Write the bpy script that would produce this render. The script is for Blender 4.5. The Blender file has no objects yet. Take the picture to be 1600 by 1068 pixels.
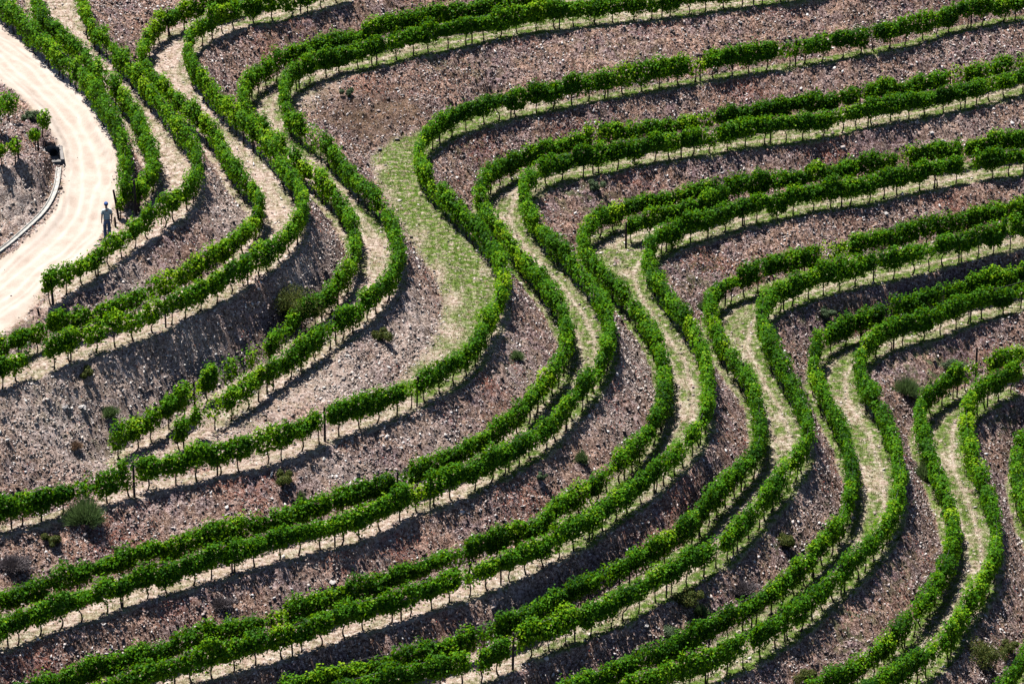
import bpy, bmesh, math, random
import numpy as np
from mathutils import Vector, Matrix, Euler

# ================================================================ camera, light, exposure
scene = bpy.context.scene
COL = scene.collection
PITCH = math.radians(25.0)
DIST = 200.0
cam_data = bpy.data.cameras.new('camera')
cam_data.lens = 157.5; cam_data.sensor_width = 36.0
cam_data.clip_start = 1.0; cam_data.clip_end = 2000.0
cam = bpy.data.objects.new('camera', cam_data); COL.objects.link(cam)
CAM = Vector((0, -DIST*math.cos(PITCH), -2.0+DIST*math.sin(PITCH)))
cam.location = CAM
cam.rotation_euler = (math.radians(90)-PITCH, 0, 0)
scene.camera = cam

to_sun = Vector((-0.27, 0.24, 1.0)).normalized()
SUN_EL = math.asin(to_sun.z); SUN_AZ = math.atan2(to_sun.x, to_sun.y)   # azimuth clockwise from +Y
world = bpy.data.worlds.new('World'); scene.world = world; world.use_nodes = True
wn = world.node_tree.nodes; wl = world.node_tree.links; wn.clear()
sky = wn.new('ShaderNodeTexSky'); sky.sky_type = 'NISHITA'; sky.sun_disc = False
sky.sun_elevation = SUN_EL; sky.sun_rotation = SUN_AZ; sky.air_density = 0.8; sky.dust_density = 0.4
bg = wn.new('ShaderNodeBackground'); bg.inputs['Strength'].default_value = 0.05
wo = wn.new('ShaderNodeOutputWorld')
wl.new(sky.outputs[0], bg.inputs[0]); wl.new(bg.outputs[0], wo.inputs[0])
sun_d = bpy.data.lights.new('sun', 'SUN'); sun_d.energy = 5.0; sun_d.angle = math.radians(0.5); sun_d.color = (1.0, 0.965, 0.91)
sun = bpy.data.objects.new('sun', sun_d); COL.objects.link(sun)
sun.rotation_euler = (-to_sun).to_track_quat('-Z', 'Y').to_euler(); sun.location = (-20, 40, 60)
vs = scene.view_settings
vs.view_transform = 'Standard'; vs.look = 'None'; vs.exposure = 0.62; vs.gamma = 1.0; vs.use_curve_mapping = False
scene.render.resolution_x = 1024; scene.render.resolution_y = 683
scene.cycles.max_bounces = 5; scene.cycles.transparent_max_bounces = 4; scene.cycles.diffuse_bounces = 0

rng = np.random.default_rng(11)
random.seed(5)

# ================================================================ measured data (metres, world coordinates)
# vine rows: key, foliage bottom, foliage top, closed start, closed end, (x, y, ground z) ..., gaps (x, y, radius)
ROWS = [
 ('L1', 0.45, 1.5, 0, 1,
  [(-26.4,20.98,6.85),(-24.89,18.36,6.85),(-23.78,16.06,6.85),(-22.99,14.54,6.85),(-22.23,12.88,6.85),(-21.41,11.08,6.85),(-20.66,9.64,6.85),(-19.86,8.4,6.77),(-19.34,7.44,6.72),(-18.67,5.62,6.64),(-17.98,3.84,6.55),(-17.56,2.46,6.47),(-17.2,1.42,6.26),(-16.97,0.21,6.03),(-16.86,-1.05,5.8),(-16.86,-2.18,5.58),(-16.81,-2.87,5.45)],
  [(-19.61, 7.93, 0.19)]),
 ('L2', 0.45, 1.5, 0, 1,
  [(-23.29,23.7,5.35),(-22.86,20.8,5.35),(-22.59,19.33,5.35),(-22.02,17.79,5.35),(-21.34,16.36,5.35),(-20.47,14.7,5.35),(-19.8,13.22,5.35),(-19.23,11.69,5.35),(-18.45,10.09,5.35),(-17.75,8.67,5.35),(-17.31,7.58,5.35),(-16.85,6.12,5.35),(-16.55,4.3,5.35),(-16.08,2.65,5.35),(-15.81,1.33,5.35),(-15.7,0.09,5.35),(-15.83,-0.78,5.35),(-16.09,-1.85,5.35),(-16.27,-2.7,5.35)],
  []),
 ('L3', 0.45, 1.5, 0, 1,
  [(-21.05,23.7,5.35),(-20.63,20.71,5.35),(-20.28,18.73,5.35),(-19.66,16.78,5.35),(-18.93,15.28,5.35),(-18.22,13.55,5.35),(-17.64,12.17,5.35),(-17.11,10.72,5.35),(-16.64,9.54,5.35),(-16.14,8.2,5.35),(-15.56,6.58,5.35),(-15.02,5.05,5.35),(-14.55,3.92,5.35),(-14.17,3.0,5.33),(-13.93,1.8,5.31),(-13.81,0.4,5.28),(-13.89,-0.98,5.25),(-14.2,-2.27,5.23),(-14.67,-3.12,5.2),(-15.16,-4.02,5.17),(-15.84,-5.17,5.12),(-16.49,-6.46,5.06),(-16.98,-7.13,5.0),(-17.57,-8.28,4.91),(-18.17,-9.1,4.83),(-18.61,-9.63,4.78),(-19.14,-10.33,4.71),(-19.53,-11.05,4.65)],
  []),
 ('L4', 0.45, 1.5, 0, 0,
  [(-12.07,27.68,3.6),(-14.17,25.53,3.6),(-15.07,24.91,3.6),(-15.83,24.46,3.6),(-16.54,23.5,3.6),(-17.24,22.28,3.6),(-17.57,20.47,3.6),(-17.71,18.61,3.6),(-17.52,17.27,3.6),(-17.01,15.71,3.6),(-16.36,14.24,3.6),(-15.72,12.71,3.6),(-14.95,11.05,3.6),(-14.04,9.25,3.6),(-13.43,7.87,3.6),(-12.97,6.04,3.6),(-12.46,4.18,3.6),(-11.73,2.34,3.6),(-11.28,1.25,3.6),(-11.08,0.18,3.6),(-11.15,-1.24,3.6),(-11.67,-2.92,3.6),(-12.15,-4.3,3.6),(-12.77,-5.46,3.6),(-13.4,-6.4,3.6),(-13.96,-7.4,3.6),(-14.58,-8.33,3.6),(-15.13,-8.92,3.6),(-15.83,-9.71,3.6),(-16.62,-10.61,3.6),(-17.73,-11.64,3.6),(-18.49,-12.15,3.6),(-19.02,-12.47,3.6),(-19.74,-12.97,3.6),(-20.33,-13.66,3.6),(-20.9,-14.04,3.6),(-22.29,-15.09,3.6)],
  []),
 ('L5', 0.45, 1.5, 0, 0,
  [(-8.28,28.23,3.6),(-10.12,26.6,3.6),(-11.43,25.53,3.6),(-12.66,25.08,3.6),(-13.71,24.2,3.6),(-14.57,22.89,3.6),(-15.27,21.59,3.6),(-15.56,19.96,3.6),(-15.55,18.78,3.6),(-15.3,17.36,3.6),(-14.9,15.87,3.6),(-14.29,14.24,3.6),(-13.65,12.63,3.6),(-13.03,11.13,3.6),(-12.42,9.72,3.6),(-11.89,8.63,3.6),(-11.43,7.64,3.6),(-10.94,6.5,3.6),(-10.44,5.14,3.6),(-10.0,3.66,3.6),(-9.5,2.05,3.6),(-9.17,0.39,3.6),(-9.25,-1.17,3.6),(-9.55,-2.57,3.6),(-10.05,-3.82,3.6),(-10.52,-4.91,3.6),(-11.18,-5.93,3.6),(-11.73,-6.87,3.6),(-12.36,-7.87,3.6),(-13.19,-8.86,3.6),(-13.93,-9.84,3.6),(-14.73,-10.81,3.6),(-15.34,-11.58,3.6),(-16.1,-12.09,3.6),(-16.84,-12.78,3.6),(-17.54,-13.29,3.6),(-18.15,-13.85,3.6),(-18.68,-14.41,3.6),(-19.03,-14.91,3.6),(-19.64,-15.34,3.6),(-20.25,-15.83,3.6),(-20.83,-16.5,3.6),(-22.01,-17.65,3.6)],
  [(-19.44, -15.22, 0.39)]),
 ('T0A', 0.45, 1.5, 0, 1,
  [(20.02,39.34,1.95),(12.51,35.86,1.95),(6.52,33.59,1.95),(2.26,31.37,1.95),(-0.1,29.81,1.95),(-1.22,29.09,1.95),(-2.81,28.28,1.95),(-4.78,27.65,1.95),(-5.96,26.68,1.95),(-7.11,25.79,1.95),(-7.89,25.23,1.93),(-8.66,24.77,1.9),(-9.41,23.97,1.88),(-10.57,23.12,1.84),(-11.45,21.93,1.81),(-12.14,20.73,1.78),(-12.63,19.53,1.76),(-12.86,18.09,1.74),(-12.78,16.5,1.72),(-12.34,15.03,1.69),(-11.7,13.81,1.67),(-11.16,12.6,1.65),(-10.6,11.41,1.63),(-10.14,10.37,1.61),(-9.72,9.57,1.59),(-9.42,8.77,1.58),(-8.95,8.13,1.56),(-8.4,6.69,1.53),(-7.77,5.2,1.5),(-7.28,3.52,1.48),(-6.99,1.78,1.45),(-6.94,0.08,1.43),(-7.11,-1.6,1.4),(-7.53,-3.17,1.34),(-8.17,-4.69,1.26),(-8.96,-5.92,1.18),(-9.51,-7.03,1.12),(-9.83,-7.92,1.08),(-10.22,-8.91,1.03),(-11.07,-9.83,0.95),(-11.9,-10.98,0.87),(-12.44,-11.38,0.82),(-12.91,-12.09,0.77),(-13.34,-12.85,0.72),(-13.95,-13.82,0.66),(-14.54,-14.84,0.59),(-15.27,-15.65,0.52),(-15.89,-16.25,0.46),(-16.4,-17.02,0.4)],
  [(-9.2, 8.39, 0.12), (-10.6, -9.49, 0.23), (-11.51, -10.28, 0.31), (-12.24, -11.19, 0.12)]),
 ('T0B', 0.45, 1.5, 0, 1,
  [(23.13,36.82,1.95),(16.98,33.78,1.95),(12.31,31.92,1.95),(8.38,30.45,1.95),(7.24,30.0,1.95),(6.0,29.63,1.95),(4.81,29.36,1.95),(3.59,29.0,1.95),(1.98,28.46,1.95),(0.8,28.19,1.95),(-0.1,27.56,1.95),(-1.59,26.76,1.95),(-3.57,25.62,1.95),(-5.13,24.82,1.92),(-6.43,23.89,1.88),(-7.82,23.31,1.83),(-8.99,22.55,1.79),(-10.1,21.46,1.76),(-10.67,20.43,1.73),(-10.91,18.98,1.71),(-10.85,16.98,1.69),(-10.42,14.87,1.66),(-9.55,13.36,1.63),(-8.58,11.5,1.59),(-7.67,9.29,1.55),(-7.09,7.62,1.52),(-6.5,6.48,1.49),(-5.78,4.79,1.46),(-5.4,3.25,1.44),(-5.12,1.11,1.41),(-5.02,-0.8,1.35),(-5.26,-2.4,1.29),(-5.79,-3.82,1.23),(-6.5,-5.25,1.15),(-7.55,-6.69,1.05),(-8.26,-8.2,0.97),(-8.83,-8.92,0.92),(-9.47,-9.99,0.85),(-10.05,-10.75,0.79),(-10.51,-11.41,0.74),(-10.97,-12.3,0.69),(-11.47,-12.93,0.64),(-11.92,-13.57,0.6),(-12.4,-14.03,0.55),(-13.08,-14.97,0.48),(-13.47,-15.49,0.44),(-13.83,-16.07,0.4)],
  [(-12.71, -14.58, 0.23)]),
 ('R1', 0.5, 1.55, 0, 0,
  [(29.14,36.54,0.0),(27.02,35.22,0.0),(25.66,34.85,0.0),(24.63,34.39,0.0),(22.92,33.65,0.0),(21.15,32.09,0.0),(19.27,30.92,0.0),(17.16,29.84,0.0),(15.26,28.95,0.0),(12.8,27.89,0.0),(10.36,26.92,0.0),(8.74,26.14,0.0),(7.13,25.36,0.0),(5.05,24.33,0.0),(3.14,23.4,0.0),(1.25,22.22,0.0),(-0.09,21.63,0.0),(-1.55,20.47,0.0),(-3.08,18.99,0.0),(-3.98,17.28,0.0),(-4.38,15.52,0.0),(-4.38,13.95,0.0),(-4.07,11.93,0.0),(-3.42,10.1,0.0),(-2.59,8.07,0.0),(-1.6,5.71,0.0),(-0.92,3.62,0.0),(-0.49,1.56,0.0),(-0.37,-0.18,0.0),(-0.56,-2.23,0.0),(-1.06,-4.45,0.0),(-1.43,-6.23,0.0),(-1.86,-7.59,0.0),(-2.72,-9.0,0.0),(-4.05,-10.77,0.0),(-5.37,-12.07,0.0),(-6.67,-13.24,0.0),(-7.45,-13.67,0.0),(-8.42,-14.76,0.0),(-9.23,-15.54,0.0),(-10.12,-16.19,0.0),(-10.76,-16.61,0.0),(-11.78,-17.02,0.0),(-13.04,-17.9,0.0),(-14.31,-18.37,0.0),(-15.14,-18.66,0.0),(-15.66,-19.29,0.0),(-16.76,-20.09,0.0),(-17.88,-20.55,0.0),(-18.91,-21.34,0.0),(-19.8,-21.91,0.0),(-20.42,-22.13,0.0),(-21.83,-23.19,0.0)],
  [(-7.84, -14.09, 0.19), (-15.38, -18.95, 0.15), (18.1, 30.38, 0.15), (14.54, 28.59, 0.12)]),
 ('R2a', 0.5, 1.5, 0, 0,
  [(28.8,32.7,-1.78),(26.72,31.54,-1.78),(25.58,30.91,-1.78),(24.47,30.2,-1.78),(23.43,29.5,-1.78),(22.14,28.8,-1.78),(20.9,28.28,-1.78),(19.79,27.58,-1.78),(18.79,27.15,-1.78),(17.97,26.9,-1.78),(16.91,26.38,-1.78),(15.93,25.95,-1.78),(15.11,25.53,-1.78),(14.13,25.1,-1.78),(12.36,24.6,-1.78),(11.45,24.09,-1.78),(10.54,23.67,-1.78),(9.64,23.09,-1.78),(8.74,22.67,-1.78),(7.85,22.51,-1.78),(6.96,22.09,-1.78),(6.08,21.84,-1.78),(5.29,21.52,-1.78),(4.47,21.19,-1.78),(3.46,20.61,-1.78),(2.17,19.72,-1.78),(1.15,18.91,-1.78),(0.22,18.11,-1.78),(-0.61,17.08,-1.78),(-1.22,15.81,-1.78),(-1.52,14.41,-1.78),(-1.51,12.87,-1.78),(-1.14,11.28,-1.78),(-0.59,9.63,-1.78),(0.0,7.93,-1.78),(0.59,6.19,-1.78),(1.22,4.33,-1.78),(1.73,2.64,-1.78),(2.15,1.04,-1.78),(2.41,-0.67,-1.78),(2.45,-2.35,-1.78),(2.3,-3.81,-1.78),(2.09,-4.92,-1.78),(1.66,-6.28,-1.78),(1.02,-7.95,-1.78),(0.55,-9.33,-1.78),(-0.14,-10.7,-1.78),(-1.02,-12.11,-1.78),(-1.82,-13.2,-1.78),(-2.48,-13.98,-1.78),(-3.32,-14.76,-1.78),(-4.1,-15.59,-1.78),(-4.96,-16.35,-1.78),(-5.92,-17.05,-1.78),(-6.56,-17.57,-1.78),(-7.52,-18.32,-1.78),(-8.29,-18.78,-1.78),(-9.09,-19.4,-1.78),(-10.05,-20.08,-1.78),(-10.68,-20.36,-1.78),(-11.44,-20.7,-1.78),(-11.93,-21.03,-1.78),(-12.68,-21.48,-1.78),(-13.29,-21.98,-1.78),(-14.08,-22.42,-1.78),(-15.01,-22.97,-1.78),(-15.91,-23.46,-1.78),(-16.82,-24.17,-1.78),(-17.69,-24.87,-1.78),(-18.59,-25.51,-1.78),(-19.46,-26.2,-1.78),(-20.04,-26.62,-1.78),(-21.42,-27.72,-1.78)],
  [(17.47, 26.64, 0.15), (4.03, 20.94, 0.12)]),
 ('R2b', 0.5, 1.5, 0, 0,
  [(28.64,31.27,-1.78),(26.55,29.94,-1.78),(25.32,28.98,-1.78),(23.49,27.76,-1.78),(21.96,26.81,-1.78),(21.06,26.38,-1.78),(19.9,25.78,-1.78),(18.75,25.36,-1.78),(17.77,24.93,-1.78),(17.0,24.43,-1.78),(16.17,23.84,-1.78),(14.97,23.25,-1.78),(14.0,22.84,-1.78),(12.25,22.42,-1.78),(11.35,22.09,-1.78),(10.46,21.68,-1.78),(9.56,21.27,-1.78),(8.68,21.02,-1.78),(7.79,20.7,-1.78),(6.91,20.29,-1.78),(6.03,19.88,-1.78),(4.83,19.07,-1.78),(3.83,18.67,-1.78),(3.09,18.35,-1.78),(2.22,17.87,-1.78),(1.38,17.0,-1.78),(0.76,15.81,-1.78),(0.52,14.26,-1.78),(0.66,12.34,-1.78),(1.11,10.6,-1.78),(1.69,8.89,-1.78),(2.35,7.2,-1.78),(2.92,5.61,-1.78),(3.4,4.04,-1.78),(3.89,2.29,-1.78),(4.2,0.56,-1.78),(4.34,-1.14,-1.78),(4.34,-2.35,-1.78),(4.15,-3.35,-1.78),(3.91,-4.6,-1.78),(3.46,-6.22,-1.78),(2.94,-7.63,-1.78),(2.46,-8.96,-1.78),(1.96,-10.2,-1.78),(1.41,-11.32,-1.78),(0.81,-12.17,-1.78),(-0.08,-13.32,-1.78),(-1.01,-14.52,-1.78),(-1.8,-15.41,-1.78),(-2.64,-16.12,-1.78),(-3.63,-16.82,-1.78),(-4.41,-17.57,-1.78),(-5.22,-18.6,-1.78),(-6.18,-19.52,-1.78),(-6.81,-19.97,-1.78),(-7.58,-20.31,-1.78),(-8.39,-20.75,-1.78),(-9.02,-21.09,-1.78),(-9.65,-21.42,-1.78),(-10.59,-22.03,-1.78),(-11.21,-22.42,-1.78),(-11.83,-22.8,-1.78),(-12.56,-23.35,-1.78),(-13.34,-23.9,-1.78),(-14.26,-24.44,-1.78),(-15.04,-24.92,-1.78),(-15.86,-25.67,-1.78),(-16.64,-26.25,-1.78),(-17.51,-26.89,-1.78),(-18.4,-27.57,-1.78),(-19.25,-28.3,-1.78),(-19.82,-28.76,-1.78),(-21.18,-29.89,-1.78)],
  [(1.08, -11.93, 0.08)]),
 ('R3a', 0.5, 1.5, 0, 0,
  [(28.14,26.08,-3.55),(26.14,25.24,-3.55),(25.2,24.82,-3.55),(24.22,24.57,-3.55),(23.5,24.32,-3.55),(22.74,24.07,-3.55),(21.84,23.49,-3.55),(20.56,23.33,-3.55),(19.78,23.08,-3.55),(18.58,22.26,-3.55),(17.82,21.86,-3.55),(16.86,21.61,-3.55),(15.67,21.13,-3.55),(14.7,20.56,-3.55),(14.05,20.24,-3.55),(13.09,19.84,-3.55),(12.14,19.52,-3.55),(11.57,19.28,-3.55),(10.68,18.97,-3.55),(9.62,18.65,-3.55),(8.88,18.17,-3.55),(8.0,17.7,-3.55),(7.25,17.47,-3.55),(6.53,17.08,-3.55),(5.97,16.76,-3.55),(5.25,16.14,-3.55),(4.59,15.6,-3.55),(3.97,14.83,-3.55),(3.5,13.84,-3.55),(3.3,12.78,-3.55),(3.34,11.58,-3.55),(3.65,10.17,-3.55),(4.22,8.63,-3.55),(4.79,7.26,-3.55),(5.29,5.98,-3.55),(5.75,4.42,-3.55),(6.15,3.03,-3.55),(6.4,1.79,-3.55),(6.59,0.43,-3.55),(6.72,-0.98,-3.55),(6.76,-2.57,-3.55),(6.68,-4.13,-3.55),(6.56,-5.42,-3.55),(6.24,-6.82,-3.55),(5.84,-8.08,-3.55),(5.34,-9.45,-3.55),(4.77,-10.55,-3.55),(4.2,-11.64,-3.55),(3.64,-12.61,-3.55),(3.09,-13.32,-3.55),(2.46,-14.15,-3.55),(1.73,-15.21,-3.55),(1.33,-16.25,-3.55),(0.53,-17.29,-3.55),(-0.08,-17.69,-3.55),(-0.66,-18.2,-3.55),(-1.44,-18.88,-3.55),(-2.3,-19.44,-3.55),(-2.94,-20.0,-3.55),(-3.89,-20.72,-3.55),(-4.53,-21.16,-3.55),(-5.29,-21.76,-3.55),(-6.42,-22.47,-3.55),(-7.37,-23.18,-3.55),(-8.29,-23.93,-3.55),(-9.23,-24.57,-3.55),(-9.97,-25.05,-3.55),(-10.46,-25.31,-3.55),(-11.37,-25.73,-3.55),(-12.3,-26.31,-3.55),(-13.18,-26.98,-3.55),(-13.78,-27.4,-3.55),(-14.69,-27.97,-3.55),(-15.56,-28.63,-3.55),(-16.46,-29.14,-3.55),(-17.17,-29.59,-3.55),(-18.03,-30.2,-3.55),(-19.18,-31.0,-3.55)],
  [(19.14, 22.67, 0.15), (22.34, 23.82, 0.12), (10.18, 18.81, 0.08)]),
 ('R3m', 0.5, 1.5, 1, 1,
  [(10.46,18.1,-3.55),(9.43,17.0,-3.55),(8.54,16.37,-3.55),(7.66,15.83,-3.55),(6.79,15.37,-3.55),(6.07,14.75,-3.55),(5.51,14.14,-3.55)],
  []),
 ('R3b', 0.5, 1.5, 0, 0,
  [(27.89,23.82,-3.55),(25.92,23.17,-3.55),(24.97,22.92,-3.55),(24.02,22.51,-3.55),(23.21,22.35,-3.55),(22.0,21.78,-3.55),(21.14,21.37,-3.55),(20.36,21.05,-3.55),(19.61,20.64,-3.55),(18.64,20.16,-3.55),(17.49,19.44,-3.55),(16.68,19.04,-3.55),(15.89,18.81,-3.55),(14.72,18.41,-3.55),(13.92,18.02,-3.55),(12.96,17.47,-3.55),(12.01,17.0,-3.55),(11.13,16.53,-3.55),(10.24,15.83,-3.55),(9.35,15.14,-3.55),(8.47,14.52,-3.55),(7.44,13.61,-3.55),(6.8,12.63,-3.55),(6.4,11.28,-3.55),(6.34,9.95,-3.55),(6.59,8.34,-3.55),(6.99,6.9,-3.55),(7.32,5.34,-3.55),(7.77,3.73,-3.55),(8.1,2.55,-3.55),(8.37,1.11,-3.55),(8.61,-0.84,-3.55),(8.63,-2.5,-3.55),(8.62,-4.13,-3.55),(8.5,-5.74,-3.55),(8.23,-7.01,-3.55),(7.76,-8.39,-3.55),(7.16,-9.82,-3.55),(6.44,-11.16,-3.55),(5.72,-12.37,-3.55),(5.02,-13.44,-3.55),(4.33,-14.45,-3.55),(3.72,-15.44,-3.55),(2.77,-16.83,-3.55),(1.97,-17.74,-3.55),(1.18,-18.59,-3.55),(0.52,-19.27,-3.55),(-0.13,-19.83,-3.55),(-0.78,-20.39,-3.55),(-1.42,-20.88,-3.55),(-2.27,-21.49,-3.55),(-2.91,-21.87,-3.55),(-3.85,-22.63,-3.55),(-4.68,-23.23,-3.55),(-5.31,-23.61,-3.55),(-6.07,-24.03,-3.55),(-6.98,-24.78,-3.55),(-7.92,-25.42,-3.55),(-8.54,-25.89,-3.55),(-9.32,-26.41,-3.55),(-9.93,-26.72,-3.55),(-10.37,-26.98,-3.55),(-11.27,-27.5,-3.55),(-12.19,-28.02,-3.55),(-13.07,-28.58,-3.55),(-13.67,-28.99,-3.55),(-14.26,-29.44,-3.55),(-14.96,-29.95,-3.55),(-16.23,-30.95,-3.55)],
  [(22.42, 21.94, 0.31)]),
 ('R4a', 0.55, 1.6, 0, 0,
  [(27.71,21.5,-5.25),(25.71,20.47,-5.25),(24.94,19.99,-5.25),(23.81,19.67,-5.25),(22.59,18.97,-5.25),(21.76,18.42,-5.25),(20.54,17.95,-5.25),(19.34,17.33,-5.25),(18.11,16.64,-5.25),(16.93,16.03,-5.25),(15.7,15.11,-5.25),(14.52,14.43,-5.25),(13.33,13.83,-5.25),(12.48,13.45,-5.25),(12.09,13.0,-5.25),(11.45,12.19,-5.25),(10.79,11.74,-5.25),(10.1,11.16,-5.25),(9.62,10.42,-5.25),(9.27,9.34,-5.25),(9.19,8.11,-5.25),(9.26,6.76,-5.25),(9.49,5.29,-5.25),(9.74,4.11,-5.25),(10.03,2.88,-5.25),(10.41,1.59,-5.25),(10.77,0.11,-5.25),(10.89,-1.54,-5.25),(10.92,-3.17,-5.25),(10.87,-5.28,-5.25),(10.73,-6.48,-5.25),(10.35,-7.41,-5.25),(9.8,-8.53,-5.25),(9.28,-9.69,-5.25),(8.74,-10.72,-5.25),(8.2,-12.04,-5.25),(7.55,-13.51,-5.25),(6.98,-14.45,-5.25),(6.27,-15.49,-5.25),(5.58,-16.35,-5.25),(4.77,-17.2,-5.25),(3.95,-18.05,-5.25),(3.15,-18.94,-5.25),(2.27,-19.88,-5.25),(1.48,-20.7,-5.25),(0.78,-21.49,-5.24),(0.13,-22.17,-5.22),(-0.28,-22.51,-5.21),(-1.11,-23.02,-5.19),(-1.82,-23.59,-5.18),(-2.53,-24.2,-5.16),(-3.26,-24.66,-5.14),(-3.97,-25.16,-5.12),(-4.67,-25.5,-5.11),(-5.37,-25.85,-5.09),(-5.92,-26.13,-5.08),(-6.94,-26.74,-5.05),(-7.55,-27.13,-5.04),(-9.02,-28.11,-5.0)],
  [(11.89, 12.56, 0.15)]),
 ('R4b', 0.55, 1.6, 0, 0,
  [(27.42,18.97,-5.25),(25.47,18.19,-5.25),(24.43,17.72,-5.25),(23.57,17.18,-5.25),(22.86,16.87,-5.25),(22.1,16.33,-5.25),(21.38,15.95,-5.25),(20.64,15.49,-5.25),(19.92,15.04,-5.25),(19.18,14.58,-5.25),(18.48,14.2,-5.25),(17.75,13.9,-5.25),(16.74,13.38,-5.25),(15.95,13.0,-5.25),(14.9,12.26,-5.25),(13.96,11.67,-5.25),(13.26,11.01,-5.25),(12.52,10.28,-5.25),(12.04,9.55,-5.25),(11.69,8.54,-5.25),(11.56,7.26,-5.25),(11.58,5.99,-5.25),(11.8,4.46,-5.25),(11.99,3.01,-5.25),(12.29,1.59,-5.25),(12.62,-0.09,-5.25),(12.82,-1.74,-5.25),(12.99,-3.17,-5.25),(13.01,-4.64,-5.25),(12.84,-6.04,-5.25),(12.26,-7.48,-5.25),(11.61,-9.14,-5.25),(11.08,-10.42,-5.25),(10.46,-11.86,-5.25),(9.85,-13.16,-5.25),(8.97,-14.85,-5.25),(8.18,-15.95,-5.25),(7.42,-16.92,-5.25),(6.6,-17.82,-5.25),(5.78,-18.66,-5.25),(4.97,-19.6,-5.25),(4.03,-20.65,-5.25),(3.24,-21.25,-5.25),(2.46,-21.85,-5.25),(1.6,-22.48,-5.22),(0.9,-23.11,-5.21),(0.39,-23.4,-5.19),(-0.43,-24.71,-5.17),(-1.02,-25.16,-5.15),(-2.05,-25.83,-5.13),(-2.66,-26.01,-5.11),(-3.46,-26.36,-5.09),(-4.16,-26.7,-5.07),(-4.86,-27.1,-5.06),(-5.56,-27.43,-5.04),(-7.01,-28.32,-5.0)],
  [(24.05, 17.41, 0.12), (17.4, 13.68, 0.12), (0.0, -23.93, 0.31), (-1.52, -25.47, 0.23)]),
 ('R5a', 0.55, 1.6, 0, 0,
  [(27.26,16.81,-6.95),(25.36,16.36,-6.95),(24.62,16.13,-6.95),(23.9,15.75,-6.95),(23.1,15.38,-6.95),(21.86,14.63,-6.95),(20.89,14.11,-6.95),(20.01,13.44,-6.95),(19.02,12.56,-6.95),(18.21,11.97,-6.95),(17.33,11.46,-6.95),(16.31,10.74,-6.95),(15.25,9.8,-6.95),(14.52,8.73,-6.95),(14.07,7.25,-6.95),(13.91,5.65,-6.95),(14.03,3.74,-6.95),(14.3,1.98,-6.95),(14.58,0.52,-6.95),(14.79,-1.12,-6.95),(14.93,-2.8,-6.95),(14.97,-4.7,-6.95),(14.84,-6.57,-6.95),(14.6,-8.11,-6.95),(14.24,-9.74,-6.95),(13.77,-11.0,-6.95),(13.28,-11.94,-6.95),(12.74,-13.17,-6.95),(12.13,-14.27,-6.95),(11.54,-15.24,-6.95),(10.87,-16.27,-6.95),(9.81,-17.61,-6.95),(8.89,-18.66,-6.95),(8.2,-19.49,-6.95),(7.52,-20.14,-6.95),(6.71,-20.95,-6.95),(5.84,-21.87,-6.95),(5.18,-22.35,-6.95),(4.52,-22.93,-6.95),(3.87,-23.46,-6.95),(3.21,-23.93,-6.95),(1.79,-24.97,-6.95)],
  [(17.8, 11.68, 0.19), (20.6, 13.89, 0.08)]),
 ('R5b', 0.55, 1.6, 0, 0,
  [(27.2,16.28,-6.95),(25.21,14.93,-6.95),(24.44,14.41,-6.95),(23.71,13.81,-6.95),(22.76,13.44,-6.95),(21.94,12.93,-6.95),(20.83,11.75,-6.95),(19.65,10.96,-6.95),(18.44,10.23,-6.95),(17.64,9.59,-6.95),(16.81,8.59,-6.95),(16.28,7.32,-6.95),(16.02,5.86,-6.95),(16.04,4.35,-6.95),(16.33,2.72,-6.95),(16.65,1.12,-6.95),(16.87,-0.53,-6.95),(17.03,-2.15,-6.95),(17.05,-3.75,-6.95),(17.04,-5.33,-6.95),(16.92,-6.88,-6.95),(16.63,-8.35,-6.95),(16.25,-9.8,-6.95),(15.74,-11.12,-6.95),(15.16,-12.24,-6.95),(14.47,-13.58,-6.95),(13.71,-14.84,-6.95),(13.02,-15.98,-6.95),(12.27,-17.28,-6.95),(11.64,-18.22,-6.95),(11.07,-18.94,-6.95),(10.22,-20.03,-6.95),(9.67,-20.68,-6.95),(8.99,-21.22,-6.95),(8.09,-22.13,-6.95),(7.11,-22.72,-6.95),(6.45,-23.25,-6.95),(5.79,-23.77,-6.95),(4.35,-24.92,-6.95)],
  [(9.61, -20.74, 0.15)]),
 ('R6a', 0.55, 1.6, 0, 0,
  [(26.85,12.35,-8.7),(24.9,11.2,-8.7),(24.09,10.7,-8.7),(23.35,10.27,-8.7),(22.72,9.78,-8.7),(21.56,8.93,-8.7),(20.89,8.23,-8.7),(20.26,7.54,-8.7),(19.76,6.85,-8.7),(19.23,5.88,-8.7),(18.84,4.8,-8.7),(18.69,3.72,-8.7),(18.7,2.38,-8.7),(18.81,0.61,-8.7),(18.92,-0.88,-8.7),(19.07,-2.48,-8.7),(19.22,-4.06,-8.7),(19.29,-5.42,-8.7),(19.32,-6.78,-8.7),(19.23,-7.99,-8.7),(18.96,-9.49,-8.7),(18.62,-10.85,-8.7),(18.18,-12.13,-8.7),(17.71,-13.46,-8.7),(17.16,-14.6,-8.7),(16.57,-15.84,-8.7),(16.04,-16.84,-8.7),(15.42,-17.95,-8.7),(14.68,-18.98,-8.7),(13.95,-19.96,-8.7),(13.24,-20.76,-8.7),(11.99,-21.98,-8.7)],
  [(22.16, 9.28, 0.35)]),
 ('R6b', 0.55, 1.6, 1, 0,
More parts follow.
